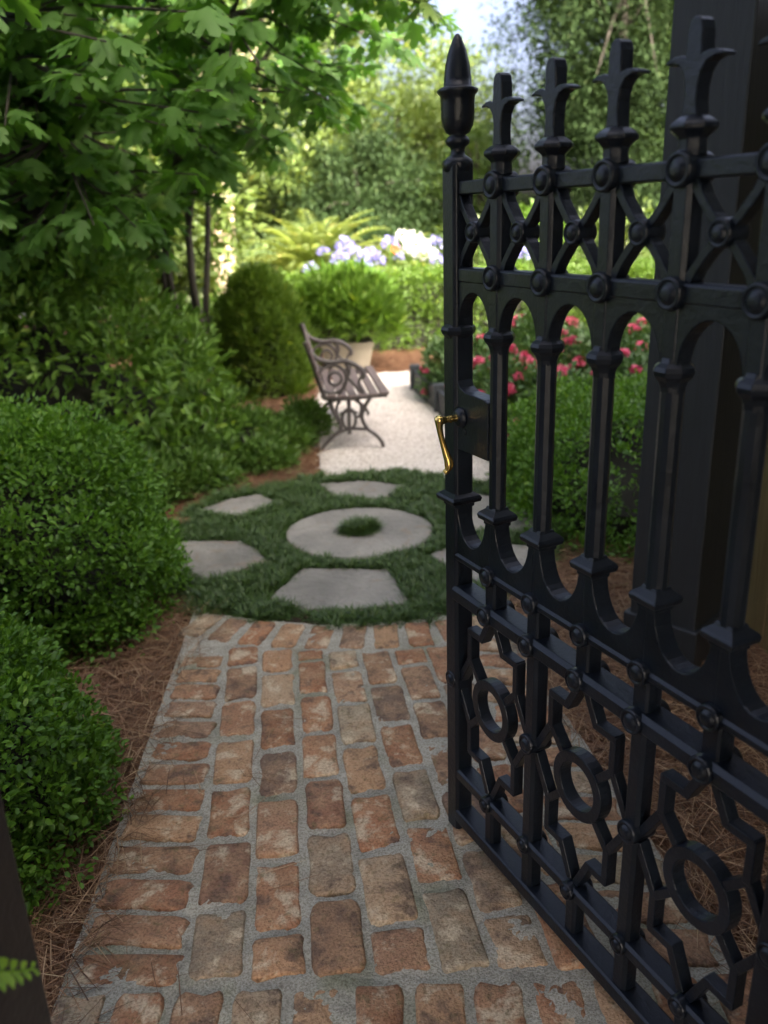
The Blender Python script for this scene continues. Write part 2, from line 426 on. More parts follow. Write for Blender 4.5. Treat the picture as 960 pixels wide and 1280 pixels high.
def make_shrub(name, loc, rad, K, lump, per, L, asp, tmpl, mat, label, cat, group=None, expo=2.4, seed=1, amp=.08, up=.35, jit=.6, corescale=.78, out=1.0, flat=1.0, zlift=0, zfloor=.006):
    root = empty(name, (loc[0], loc[1], 0), 0, label, cat, group)
    P, N = super_surf(K, rad, expo, seed, -.05, amp)
    P = P-N*lump*.6; P[:, 2] = np.maximum(P[:, 2], lump*.35)+zlift
    sp_ = rng.random(len(P)) < .16; P[sp_] += (N*rng.uniform(.3, .8, len(P))[:, None]*lump)[sp_]
    V, F, r = clumps(P, lump*rng.uniform(.7, 1.25, len(P)), per, L, asp, tmpl, out, up, jit, flat=flat)
    V[:, 2] = np.maximum(V[:, 2], zfloor)
    fo = link('foliage', arr_mesh(name+'_foliage', V, F, r), mat, root); fo['kind'] = 'stuff'
    core('shade_core', rad, (0, 0, zlift), MT['twig_shade'], root, corescale, seed)
    mb = MB()
    for k in range(5):
        a = 2*math.pi*k/5+seed; q = .12*min(rad[0], rad[1])
        mb.tube([(math.cos(a)*q*.3, math.sin(a)*q*.3, -.01), (math.cos(a)*q, math.sin(a)*q, rad[2]*.35), (math.cos(a)*q*2.2, math.sin(a)*q*2.2, rad[2]*.7)], [.012, .009, .005], 5)
    mb.build('stem', MT['twig_shade'], root)
    return root

# ------------------------------------------------------------------ setting: ground sheets
def sheet(name, poly, z, mat, kind='structure'):
    n = len(poly); o = link(name, None or MB().add([(x, y, z) for x, y in poly], [tuple(range(n))]).mesh(name), mat); o['kind'] = kind; return o

sheet('ground', [(-250, -250), (250, -250), (250, 250), (-250, 250)], -.03, MT['lawn'])
sheet('pavement', [(-14, -9.5), (14, -9.5), (14, 1.0), (-14, 1.0)], -.006, MT['concrete'])
def bed_sheet():
    nx, ny = 110, 140; xs = np.linspace(-6, 6, nx); ys = np.linspace(1.0, 13.5, ny)
    gx, gy = np.meshgrid(xs, ys); gz = .004*np.sin(gx*5.1+1)*np.sin(gy*4.3)+rng.normal(size=gx.shape)*.002-.008
    V = np.stack([gx, gy, gz], 2).reshape(-1, 3)
    i = np.arange((ny-1)*nx).reshape(ny-1, nx)[:, :-1].ravel(); F = np.stack([i, i+1, i+nx+1, i+nx], 1)
    o = link('mulch_bed', arr_mesh('mulch_bed', V, F), MT['mulch']); o['kind'] = 'structure'
bed_sheet()

gp = [(-.30, 4.35), (-.37, 4.8), (-.40, 5.25), (-.43, 5.7), (-.52, 6.6), (-.5, 7.5), (-.2, 7.86), (.3, 7.92), (1.2, 7.9), (3.6, 7.9), (3.6, 7.25), (.30, 7.12), (.44, 6.17), (.6, 5.0), (.70, 4.30)]
sheet('gravel_path', gp, .006, MT['gravel'])
CC = np.array([-.12, 3.66]); CR = .935

# pebbles on the gravel
def inpoly(p, poly):
    x, y = p[:, 0], p[:, 1]; c = np.zeros(len(p), bool); n = len(poly)
    for i in range(n):
        x1, y1 = poly[i]; x2, y2 = poly[(i+1) % n]
        if y1 == y2: continue
        k = ((y1 > y) != (y2 > y)) & (x < (x2-x1)*(y-y1)/(y2-y1)+x1); c ^= k
    return c
def pebbles():
    p = np.stack([rng.uniform(-.6, 1.2, 26000), rng.uniform(4.3, 8.0, 26000)], 1)
    p = p[inpoly(p, gp) & (np.hypot(p[:, 0]-CC[0], p[:, 1]-CC[1]) > CR-.02)]
    p = p+rng.normal(0, .022, p.shape); n = len(p); s = rng.uniform(.004, .009, n)
    tv = np.array([(1, 0, 0), (0, 1, 0), (-1, 0, 0), (0, -1, 0), (0, 0, .8)], float); tf = np.array([(0, 1, 4), (1, 2, 4), (2, 3, 4), (3, 0, 4)])
    a = rng.uniform(0, 6.3, n); ca, sa = np.cos(a), np.sin(a); st = rng.uniform(.7, 1.4, n)
    V = np.zeros((n, 5, 3))
    V[:, :, 0] = p[:, 0:1]+(tv[None, :, 0]*ca[:, None]*st[:, None]-tv[None, :, 1]*sa[:, None])*s[:, None]
    V[:, :, 1] = p[:, 1:2]+(tv[None, :, 0]*sa[:, None]*st[:, None]+tv[None, :, 1]*ca[:, None])*s[:, None]
    V[:, :, 2] = .006+tv[None, :, 2]*s[:, None]
    F = tf[None]+(np.arange(n)*5)[:, None, None]
    o = link('gravel', arr_mesh('gravel', V.reshape(-1, 3), F.reshape(-1, 3), np.repeat(rng.random(n), 5)), MT['pebble'])
    tag(o, 'loose pale gravel spread over the path beside the bench', 'gravel', kind='stuff')
pebbles()

# ------------------------------------------------------------------ brick path
path = empty('brick_path', (0, 0, 0), 0, kind='structure')
xA = [-.658, -.445, -.323, -.205, -.086, .036, .149, .262, .380, .595]      # column lines at y 1.495
xB = [-.700, -.542, -.425, -.306, -.204, -.094, .020, .132, .244, .440]      # column lines at y 2.439
def col_x(i, y): t = (y-1.495)/.944; return xA[i]+(xB[i]-xA[i])*t
AC = Vector((-.05, 4.22)); AR0, AR1 = 1.695, 1.505     # far soldier course: arc radii
def arc_y(x, r): return AC.y-math.sqrt(max(r*r-(x-AC.x)**2, .01))
BT = .0205
def brick_mesh(k):
    g = random.Random(k); pts = []
    n = 4
    for (sx, sy) in ((1, 1), (-1, 1), (-1, -1), (1, -1)):
        rc = g.uniform(.05, .2)
        for j in range(3):
            a = math.atan2(sy, sx)+(j-1)*.62
            pts.append((sx*(.5-rc)+rc*math.cos(a)*1.1, sy*(.5-rc)+rc*math.sin(a)*1.1))
        # a point along the edge
        nx, ny = {(1, 1): (0, 1), (-1, 1): (-1, 0), (-1, -1): (0, -1), (1, -1): (1, 0)}[(sx, sy)]
        pts.append((nx*(.5-g.uniform(-.015, .05))+(g.uniform(-.15, .15) if nx == 0 else 0), ny*(.5-g.uniform(-.015, .05))+(g.uniform(-.15, .15) if ny == 0 else 0)))
    pts.sort(key=lambda p: math.atan2(p[1], p[0]))
    m = len(pts); V = []; F = []
    rings = [(1.0, -.045), (1.0, -.008), (.965, -.0025), (.88, g.uniform(-.0005, .0008))]
    for s, z in rings:
        for x, y in pts: V.append((x*s, y*s, z+(g.uniform(-.0015, .0012) if z > -.004 else 0)))
    V.append((g.uniform(-.1, .1), g.uniform(-.1, .1), g.uniform(-.001, .002)))
    for r in range(3):
        for i in range(m):
            j = (i+1) % m; F.append((r*m+i, r*m+j, (r+1)*m+j, (r+1)*m+i))
    for i in range(m): F.append((3*m+i, 3*m+(i+1) % m, 4*m))
    me = bpy.data.meshes.new('brick'); me.from_pydata(V, [], F); me.shade_smooth(); me.materials.append(MT['brick']); return me
BM = [brick_mesh(k) for k in range(16)]
def brick(cx, cy, lx, ly, rz):
    o = link('brick', random.choice(BM), None, path)
    o.location = (cx, cy, BT+random.uniform(-.003, .003)); o.scale = (lx, ly, 1)
    o.rotation_euler = (random.uniform(-.012, .012), random.uniform(-.012, .012), rz+random.uniform(-.02, .02)+random.choice((0, math.pi)))
phase = {1: 1.416, 2: 1.341, 3: 1.432, 4: 1.348, 5: 1.454, 6: 1.374, 7: 1.46}
MG = .017
for c in range(1, 8):
    y0 = 1.228
    joints = []
    y = phase[c]
    while y > y0+.05: y -= .208
    joints = [y0]; y += .208
    if y-y0 < .06: y += .208
    while y < 2.50:
        joints.append(y); y += .208+random.uniform(-.008, .008)
    ye = arc_y((col_x(c, 2.53)+col_x(c+1, 2.53))/2, AR0)-.002
    if ye-joints[-1] < .06: joints[-1] = ye
    else: joints.append(ye)
    for a, b in zip(joints[:-1], joints[1:]):
        ym = (a+b)/2; xl, xr = col_x(c, ym), col_x(c+1, ym)
        ang = math.atan2(-((col_x(c, b)+col_x(c+1, b))-(col_x(c, a)+col_x(c+1, a)))/2, b-a)
        brick((xl+xr)/2+random.uniform(-.002, .002), ym, xr-xl-MG+random.uniform(-.004, .004), b-a-MG+random.uniform(-.004, .004), ang)
for (c, sgn) in ((0, 1), (8, 1)):
    ys = [1.221, 1.312, 1.409, 1.512, 1.620, 1.728, 1.832, 1.937, 2.04, 2.142, 2.242, 2.342, 2.44, 2.53] if c == 0 else [1.225+.104*k for k in range(14)]
    for a, b in zip(ys[:-1], ys[1:]):
        ym = (a+b)/2
        if ym > arc_y(col_x(c, ym)+.1, AR0)-.03: continue
        xl, xr = col_x(c, ym), col_x(c+1, ym)
        brick((xl+xr)/2, ym, xr-xl-MG+random.uniform(-.012, .004), b-a-MG, R(-4 if c == 0 else -6)+random.uniform(-.015, .015))
th0, th1 = math.asin((-.735-AC.x)/1.6), math.asin((.50-AC.x)/1.6)
nb = int((th1-th0)*1.6/.106)
for k in range(nb):
    a = th0+(th1-th0)*(k+.5)/nb; rm = (AR0+AR1)/2
    brick(AC.x+rm*math.sin(a), AC.y-rm*math.cos(a), .106-.02, AR0-AR1-.016, a)
for row in (0, 1):
    x = -.66
    while x < .66:
        brick(x+.055, 1.115-.215*row, .112-.02, .207-.016, random.uniform(-.02, .02)); x += .1125
def mortar():
    nx, ny = 150, 210; V = []; 
    ys = np.linspace(.77, 1, ny)*0; rows = []
    for j in range(ny):
        t = j/(ny-1)
        row = []
        for i in range(nx):
            s = i/(nx-1); y0 = .78
            xa = (col_x(0, y0)-.008); xb = col_x(9, y0)+.008
            xe0 = -.745; xe1 = .50
            # far edge follows arc
            xf = xe0+(xe1-xe0)*s; yf = arc_y(xf, AR1)+.008
            xn = xa+(xb-xa)*s
            y = y0+(yf-y0)*t
            xl = col_x(0, y)-.010; xr = col_x(9, y)+.010
            if t > .9: xl = min(xl, -.70)
            row.append((xl+(xr-xl)*s, y))
        rows += row
    g = np.array(rows); z = .0155+.0028*np.sin(g[:, 0]*23+2*np.sin(g[:, 1]*17))*np.sin(g[:, 1]*21+g[:, 0]*9)+.0018*np.sin(g[:, 0]*61+np.sin(g[:, 1]*37)*2)*np.sin(g[:, 1]*53)+rng.normal(size=len(g))*.0009
    e = np.zeros(len(g)); V = np.column_stack([g, z])
    i = np.arange((ny-1)*nx).reshape(ny-1, nx)[:, :-1].ravel(); F = np.stack([i, i+1, i+nx+1, i+nx], 1)
    me = arr_mesh('mortar', V, F); me.shade_smooth(); link('mortar', me, MT['mortar'], path)
mortar()

# ------------------------------------------------------------------ stone circle
circ = empty('stone_circle', (CC[0], CC[1], 0), 0, kind='structure')
soil = MB().add([(CR*math.cos(a)*1.0, CR*math.sin(a), .010) for a in np.linspace(0, 2*math.pi, 65)[:-1]], [tuple(range(64))]).build('soil_disc', MT['soil'], circ)
def stone_poly(pts, seed, top=.024):
    """irregular split-stone slab, points relative to circle centre"""
    g = random.Random(seed); out = []
    n = len(pts)
    for i in range(n):
        a, b = Vector(pts[i]), Vector(pts[(i+1) % n]); m = max(2, int((b-a).length/.05))
        for k in range(m):
            p = a.lerp(b, k/m); w = .007 if k else .003
            out.append(Vector((p.x+g.uniform(-w, w), p.y+g.uniform(-w, w))))
    c = sum(out, Vector((0, 0)))/len(out); n = len(out); V = []; F = []
    for s, z in ((1, -.02), (1, top-.006), (.985, top-.001), (.96, top)):
        for p in out: q = c+(p-c)*s; V.append((q.x, q.y, z+(g.uniform(-.0008, .0008))))
    V.append((c.x, c.y, top+.0012))
    for r in range(3):
        for i in range(n): j = (i+1) % n; F.append((r*n+i, r*n+j, (r+1)*n+j, (r+1)*n+i))
    for i in range(n): F.append((3*n+i, 3*n+(i+1) % n, 4*n))
    me = bpy.data.meshes.new('flagstone'); me.from_pydata(V, [], F); link('flagstone', me, MT['stone'], circ)
rel = lambda L: [(x-CC[0], y-CC[1]) for x, y in L]
flags = [
 [(-.453, 2.955), (-.30, 2.845), (-.10, 2.825), (.085, 2.865), (.005, 3.19), (-.17, 3.215), (-.345, 3.235)],
 [(-.97, 3.60), (-.96, 3.36), (-.862, 3.225), (-.724, 3.15), (-.62, 3.22), (-.497, 3.318), (-.56, 3.45), (-.663, 3.58)],
 [(-.95, 4.02), (-.715, 3.915), (-.62, 4.02), (-.55, 4.124), (-.655, 4.26), (-.80, 4.20)],
 [(-.35, 4.41), (-.271, 4.19), (-.13, 4.14), (.002, 4.125), (.115, 4.32), (-.1, 4.43)],
 [(.36, 4.02), (.33, 3.78), (.38, 3.62), (.68, 3.55), (.72, 3.80), (.62, 4.04), (.46, 4.16)],
 [(.185, 3.33), (.30, 3.12), (.40, 2.98), (.60, 3.18), (.68, 3.38), (.44, 3.45), (.30, 3.42)]]
for k, f in enumerate(flags): stone_poly(rel(f)[::1], k)
def round_stone():
    n = 72; V = []; F = []; g = random.Random(3)
    prof = [(.338, -.02), (.340, .022), (.334, .029), (.322, .031), (.20, .032), (.064, .031), (.058, .026), (.057, -.02)]
    wob = [1+.010*math.sin(3*i/n*6.283+1)+.006*math.sin(7*i/n*6.283)+g.uniform(-.004, .004) for i in range(n)]
    for r, z in prof:
        for i in range(n):
            a = 2*math.pi*i/n; V.append((r*wob[i]*math.cos(a), r*wob[i]*.95*math.sin(a), z+g.uniform(-.0006, .0006)))
    for r in range(len(prof)-1):
        for i in range(n): j = (i+1) % n; F.append((r*n+i, r*n+j, (r+1)*n+j, (r+1)*n+i))
    me = bpy.data.meshes.new('round_stone'); me.from_pydata(V, [], F)
    MB().lathe([(.056, -.01), (.056, .024)], (0, -.02, 0), 24).build('hole_soil', MT['soil'], circ)
    o = link('round_stone', me, MT['stone'], circ); o.location = (0, -.02, 0)
    o['label'] = 'round millstone with a hole at the centre of the grass circle'
round_stone()
# a loose brick end at the circle's edge
o = link('loose_brick', BM[3], None); o.location = (-1.0, 3.87, .03); o.scale = (.11, .09, 1); o.rotation_euler = (0, 0, .3)
tag(o, 'broken orange brick end lying at the edge of the grass circle', 'brick')

# mondo grass
def mondo():
    n = 75000; a = rng.uniform(0, 6.283, n); r = CR*1.08*np.sqrt(rng.random(n))
    p = np.stack([r*np.cos(a), r*np.sin(a)], 1)
    edge = .985+.03*np.sin(a*5+1)+.025*np.sin(a*11)+.02*np.sin(a*23+2); ok = r < CR*edge*(1+.03*rng.normal(size=n))
    for f in flags:
        c = np.mean(rel(f), 0); ff = [tuple(c+(np.array(q)-c)*1.05) for q in rel(f)]
        ok &= ~inpoly(p, ff)
    rr = np.hypot(p[:, 0], (p[:, 1]+.02)/.95); ok &= (rr > .352) 
    p = p[ok]
    cl_ = p[rng.choice(len(p), 2600, replace=False)]
    def tufts(c, per, rad, hmin, hmax, zb, lean):
        n = len(c)*per; idx = np.repeat(np.arange(len(c)), per); az = rng.uniform(0, 6.283, n); q = rng.random(n)
        hs_ = np.repeat(rng.uniform(.7, 1.25, len(c)), per)
        pp = c[idx]+np.stack([np.cos(az), np.sin(az)], 1)*(q*rad)[:, None]
        tilt = np.clip(lean*(.25+q)+rng.normal(0, .15, n), .02, 1.25)
        A = np.stack([np.cos(az)*np.sin(tilt), np.sin(az)*np.sin(tilt), np.cos(tilt)], 1)
        N = np.stack([-np.cos(az)*np.cos(tilt), -np.sin(az)*np.cos(tilt), np.sin(tilt)], 1)
        return leaves(np.column_stack([pp, np.full(n, zb)]), A, N, rng.uniform(hmin, hmax, n)*hs_, rng.uniform(.0032, .0052, n), T_BLADE)
    p2 = np.stack([rng.uniform(-.08, .08, 170), rng.uniform(-.08, .08, 170)-.02], 1)
    p2 = p2[np.hypot(p2[:, 0], p2[:, 1]+.02) < .060]
    V, F, r_ = tufts(cl_, 40, .024, .026, .052, .010, 1.15); o = link('mondo_grass', arr_mesh('mondo_grass', V, F, r_), MT['mondo']); o.location = (CC[0], CC[1], 0)
    tag(o, 'dark green mondo grass growing between the stones of the circle', 'grass', kind='stuff')
    V, F, r_ = tufts(p2, 46, .02, .035, .062, .026, .85); o = link('grass_tuft', arr_mesh('grass_tuft', V, F, r_), MT['mondo']); o.location = (CC[0], CC[1], 0)
    tag(o, 'round tuft of grass growing in the hole of the millstone', 'grass')
mondo()

# ------------------------------------------------------------------ pine straw
def straw(name, region, n, label, zmax=.022, L=(.06, .15)):
    x0, x1, y0, y1, test = region
    p = np.stack([rng.uniform(x0, x1, n), rng.uniform(y0, y1, n)], 1); p = p[test(p)]; n = len(p)
    az = rng.uniform(0, 6.283, n)+.6*np.sin(p[:, 0]*9+p[:, 1]*7); el = rng.normal(0, .12, n)
    A = np.stack([np.cos(az), np.sin(az), el], 1); N = np.tile([0, 0, 1.], (n, 1))+rng.normal(0, .3, (n, 3))
    Ls = rng.uniform(L[0], L[1], n)
    z = rng.uniform(0.0, zmax, n)
    V, F, r = leaves(np.column_stack([p, z]), A, N, Ls, rng.uniform(.0012, .0024, n), T_NEEDLE)
    V[:, 2] = np.maximum(V[:, 2], np.where((V[:, 0] > -.66) & (V[:, 0] < .5), .0225, -.004))
    o = link(name, arr_mesh(name, V, F, r), MT['straw']); tag(o, label, 'pine straw', kind='stuff')
lx = lambda y: -.658-.0445*(y-1.495)
straw('pine_straw', (-1.6, -.2, .95, 3.0, lambda p: (p[:, 0] < lx(p[:, 1])+.03*np.sin(p[:, 1]*13)*np.sin(p[:, 1]*31)+.02+.03*rng.normal(size=len(p))*(rng.random(len(p)) < .3)+.55*rng.random(len(p))**2*(rng.random(len(p)) < .035)) & (np.hypot(p[:, 0]-CC[0], p[:, 1]-CC[1]) > CR-.03)), 21000, 'reddish pine straw between the brick path and the boxwood bushes')
rx = lambda y: .595-.164*(y-1.495)
straw('pine_straw', (.42, 1.25, .95, 3.4, lambda p: (p[:, 0] > rx(p[:, 1])-.012) & (np.hypot(p[:, 0]-CC[0], p[:, 1]-CC[1]) > CR-.03)), 15000, 'pine straw on the ground behind the iron gate by the black pillar')
straw('pine_straw', (-1.6, -.36, 4.3, 6.9, lambda p: (np.hypot(p[:, 0]-CC[0], p[:, 1]-CC[1]) > CR) & ~inpoly(p, gp)), 9000, 'pine straw under the low shrubs behind the bench', .02)
straw('pine_straw', (-.6, 1.9, 7.85, 9.3, lambda p: ~inpoly(p, gp)), 6000, 'pine straw strip in front of the clipped back hedge', .03)

# ------------------------------------------------------------------ iron gate
GA = math.atan2(-.898, .439)
gate = empty('iron_gate', (.1564, 1.652, 0), GA, 'open black cast iron gate with finials, bosses and ring panels', 'gate')
IR = MT['iron']; W_ = .141; NBAR = 6
def octo(w, d, c=.3):
    a, b = w/2, d/2; k = c*min(a, b)*1.2
    return [(-a+k, -b), (a-k, -b), (a, -b+k), (a, b-k), (a-k, b), (-a+k, b), (-a, b-k), (-a, -b+k)]
def boss(parent, s, z, r=.021, hw=.024):
    mb = MB()
    prof = [(r*.30, -hw-.007), (r*.52, -hw-.0055), (r*.62, -hw-.002), (r*.72, -hw-.001), (r*.78, -hw-.004), (r*.95, -hw-.003), (r, -hw+.001), (r, hw-.001), (r*.95, hw+.003), (r*.78, hw+.004), (r*.72, hw+.001), (r*.62, hw+.002), (r*.52, hw+.0055), (r*.30, hw+.007)]
    mb.lathe(prof, (s, 0, z), 20, 'y'); o = mb.build('boss', IR, parent, True); return o
def finial_leaf(parent, s):
    mb = MB()
    prof = [(.020, 1.4580), (.0185, 1.466), (.0185, 1.478), (.025, 1.484), (.0315, 1.489), (.0315, 1.494), (.026, 1.4985), (.019, 1.503), (.013, 1.505)]
    mb.lathe(prof, (s, 0, 0), 8)
    half = [(.0135, 1.503), (.0105, 1.520), (.0105, 1.536), (.014, 1.551), (.022, 1.5615), (.034, 1.5655), (.0475, 1.5650), (.046, 1.5690), (.034, 1.5730), (.022, 1.5735), (.0135, 1.5710), (.0128, 1.582), (.0125, 1.598), (.0095, 1.608), (.004, 1.6125)]
    poly = [(s+x, z) for x, z in half]+[(s-x, z) for x, z in half[::-1]]
    o = MB().prism(poly, -.0112, .0112)
    mb.add(o.v, o.f)
    mb.build('finial', IR, parent, False, .0022)
def collar_top(parent, s, z, r):
    MB().lathe([(r*.62, z-.030), (r*.66, z-.022), (r*.78, z-.014), (r*1.0, z-.007), (r*1.08, z), (r*1.0, z+.006), (r*.75, z+.011), (r*.66, z+.018)], (s, 0, 0), 8).build('upper_collar', IR, parent, False, .0012)
def collar_low(parent, s, z, r):
    MB().lathe([(r*.72, z-.020), (r*.72, z-.013), (r*1.02, z-.009), (r*1.08, z-.001), (r*.98, z+.004), (r*.62, z+.012), (r*.55, z+.017)], (s, 0, 0), 12, sq=True).build('lower_collar', IR, parent, False, .0012)
def stile(s, name):
    mb = MB(); st = None
    mb.slab([(s+x, y) for x, y in octo(.047, .045, .22)], .02, 1.484)
    st = mb.build(name, IR, gate, False, .0015)
    collar_top(st, s, 1.187, .0325); collar_low(st, s, .848, .0325)
    MB().lathe([(.021, 1.468), (.026, 1.472), (.0285, 1.482), (.027, 1.490), (.020, 1.495), (.0135, 1.499), (.0125, 1.507), (.014, 1.511), (.0215, 1.517), (.0225, 1.522), (.019, 1.528), (.014, 1.531), (.022, 1.536), (.0275, 1.546), (.0300, 1.562), (.0300, 1.585), (.0315, 1.596), (.0365, 1.601), (.0365, 1.606), (.030, 1.609), (.0250, 1.611), (.0240, 1.625), (.0215, 1.645), (.0155, 1.668), (.0080, 1.686), (.003, 1.693)], (s, 0, 0), 10).build('finial', IR, st, True)
    boss(st, s, .42, .020, .022)
    return st
st0 = stile(0, 'lock_stile'); st1 = stile(W_*NBAR, 'hinge_stile')
for i in range(1, NBAR):
    s = W_*i
    mb = MB()
    mb.slab([(s+x, y) for x, y in octo(.032, .031, .3)], 1.20, 1.462)
    mb.lathe([(.0165, .855), (.0165, 1.165), (.0175, 1.18), (.0175, 1.20)], (s, 0, 0), 12)
    mb.slab([(s+x, y) for x, y in octo(.034, .034, .2)], .622, .835)
    if i % 2 == 0: mb.slab([(s+x, y) for x, y in octo(.034, .034, .3)], .05, .623)
    b = mb.build('baluster', IR, gate, False, .001)
    collar_top(b, s, 1.187, .0275); collar_low(b, s, .848, .0265); finial_leaf(b, s)
    if i % 2 == 0: boss(b, s, .42, .021, .022)
    else: MB().slab([(s+x, y) for x, y in octo(.030, .030, .3)], .05, .185).build('dog_bar', IR, gate, False, .001)
END = W_*NBAR
def rail(name, z, hgt, dep, cham=.3):
    mb = MB(); sec = octo(dep, hgt, cham)
    n = len(sec); vs = [(x, p, z+q) for x in (.015, END-.015) for p, q in sec]
    fs = [tuple(range(n-1, -1, -1)), tuple(range(n, 2*n))]+[(i, (i+1) % n, (i+1) % n+n, i+n) for i in range(n)]
    return mb.add(vs, fs).build(name, IR, gate, False, .001)
r1 = rail('top_rail', 1.442, .024, .026, .15); r2 = rail('upper_rail', 1.29, .028, .030, .2)
r3 = rail('moulded_rail', .722, .020, .044, .5); r4 = rail('middle_rail', .637, .036, .056, .35)
r5 = rail('lower_rail', .178, .028, .042, .3); r6 = rail('bottom_rail', .062, .034, .046, .2)
for i in range(1, NBAR):
    s = W_*i
    boss(r1, s, 1.442, .0225, .021); boss(r2, s, 1.29, .0225, .021); boss(r3, s, .722, .0205, .026); boss(r4, s, .637, .0215, .031)
    boss(r5, s, .178, .018, .024)
for i in range(NBAR):
    a, b = W_*i, W_*(i+1); m = (a+b)/2; e = .0165 if 0 < i else .021
    e1 = .0165 if i < NBAR-1 else .021
    L0, L1 = a+e, b-e1; rr = (L1-L0)/2; mm = (L0+L1)/2
    arch = [(a, 1.19), (L0, 1.19)]+[(mm-rr*math.cos(t), 1.19+.070*math.sin(t)) for t in np.linspace(0, math.pi, 17)[1:-1]]+[(L1, 1.19), (b, 1.19), (b, 1.28), (a, 1.28)]
    MB().prism(arch[::-1], -.0135, .0135).build('arch', IR, gate, False, .002)
    cup = [(a, .842), (L0, .842)]+[(mm-rr*math.cos(t), .842-.082*math.sin(t)**.9) for t in np.linspace(0, math.pi, 17)[1:-1]]+[(L1, .842), (b, .842), (b, .712), (a, .712)]
    MB().prism(cup, -.0175, .0175).build('cusp', IR, gate, False, .0025)
    # X brace
    mb = MB()
    for sx in (-1, 1):
        for sz in (-1, 1):
            ex = m+sx*(W_/2-.013); ez = 1.366+sz*.062
            pts = [(m, 1.366), (m+sx*.022, 1.366+sz*.020), (m+sx*.042, 1.366+sz*.044), (ex, ez+sz*.006)]
            pl = []; pr = []
            for k, (px, pz) in enumerate(pts):
                q0 = pts[max(k-1, 0)]; q1 = pts[min(k+1, 3)]; t = Vector((q1[0]-q0[0], q1[1]-q0[1])).normalized(); nn = Vector((-t.y, t.x))*(.0062+.002*(k == 3))
                pl.append((px+nn.x, pz+nn.y)); pr.append((px-nn.x, pz-nn.y))
            poly = pl+pr[::-1]
            if sx*sz < 0: poly = poly[::-1]
            mb.prism(poly[::-1], -.0105+.0004*(sx > 0), .0105-.0004*(sx > 0))
    x = mb.build('cross_brace', IR, gate, False, .0015); boss(x, m, 1.366, .0185, .015)
# ring frets
def bar2(mb, p, q, w, d):
    p = Vector(p); q = Vector(q); t = (q-p).normalized(); n = Vector((-t.y, t.x))*w/2; p = p-t*w*.32; q = q+t*w*.32
    mb.prism([tuple(p+n), tuple(p-n), tuple(q-n), tuple(q+n)], -d, d)
for k in range(3):
    c = W_*(2*k+1); zc = .412
    ring = MB(); n = 36; ro, ri, d = .067, .046, .0135
    for yy in (-d, d):
        for r_ in (ro, ri):
            ring.v += [(c+r_*math.cos(2*math.pi*j/n), yy, zc+r_*math.sin(2*math.pi*j/n)) for j in range(n)]
    for j in range(n):
        q = (j+1) % n; O0, I0, O1, I1 = 0, n, 2*n, 3*n
        ring.f += [(O0+j, O0+q, I0+q, I0+j), (O1+j, I1+j, I1+q, O1+q), (O0+j, O1+j, O1+q, O0+q), (I0+j, I0+q, I1+q, I1+j)]
    rg = ring.build('ring', IR, gate, False, .002)
    for sx in (-1, 1):
        for sz in (-1, 1):
            mb = MB(); f = lambda x, z: (c+sx*x, zc+sz*z)
            tz = .215 if sz > 0 else .222
            V_ = (.083, .083)
            segs = [(f(.010, tz-.012), f(.038, .150)), (f(.038, .150), f(.083, .150)), (f(.083, .150), f(*V_)), (f(*V_), f(.048, .046)), (f(*V_), f(.125, .012))]
            for j, (p, q) in enumerate(segs): bar2(mb, p, q, .0150, .0125-.0004*j-.0006*(sx > 0)-.0003*(sz > 0))
            bm_o = mb.build('fret', IR, gate, False, .0015)
            me = bm_o.data; b_ = bmesh.new(); b_.from_mesh(me); bmesh.ops.recalc_face_normals(b_, faces=b_.faces); b_.to_mesh(me); b_.free()
# lock box and handle
lk = MB().prism([(.018, .955), (.130, .955), (.130, 1.066), (.118, 1.070), (.050, 1.073), (.032, 1.080), (.021, 1.096), (.018, 1.096)], -.0165, .0165).build('lock_box', IR, gate, False, .002)
MB().lathe([(.010, -.028), (.015, -.027), (.019, -.023), (.021, -.018), (.021, -.0165)], (.036, 0, 1.022), 20, 'y').build('handle_rose', IR, lk, True)
MB().lathe([(.0045, -.0185), (.006, -.0180), (.006, -.0165)], (.050, 0, .995), 10, 'y').build('screw', IR, lk, True)
hd = empty('handle'); hd.parent = gate
MB().tube([(.036, -.018, 1.022), (.036, -.030, 1.022), (.036, -.036, 1.022), (.036, -.041, 1.022), (.036, -.046, 1.022), (.036, -.056, 1.0215), (.036, -.062, 1.022), (.036, -.069, 1.022), (.036, -.073, 1.021)], [.0085, .0075, .0062, .0088, .0060, .0075, .0098, .0100, .0060], 14).build('spindle', MT['brass'], hd, True)
MB().tube(spline([(.036, -.066, 1.027), (.036, -.0655, 1.008), (.037, -.061, .984), (.040, -.054, .956), (.043, -.049, .936), (.043, -.052, .923), (.040, -.057, .916)], 4), [.0095, .0090, .0082, .0074, .0066, .0062, .0060, .0059, .0058, .006, .0063, .0067, .0072, .0078, .0083, .0088, .0092, .0092, .0086, .0074, .0060, .0055, .0058, .0062, .0052][:25], 14).build('grip', MT['brass'], hd, True)
# hinges
for z in (.30, 1.25):
    MB().lathe([(.012, z-.04), (.012, z+.04)], (END+.030, 0, 0), 12).box((END+.015, 0, z), (.04, .014, .03)).build('hinge', IR, gate)

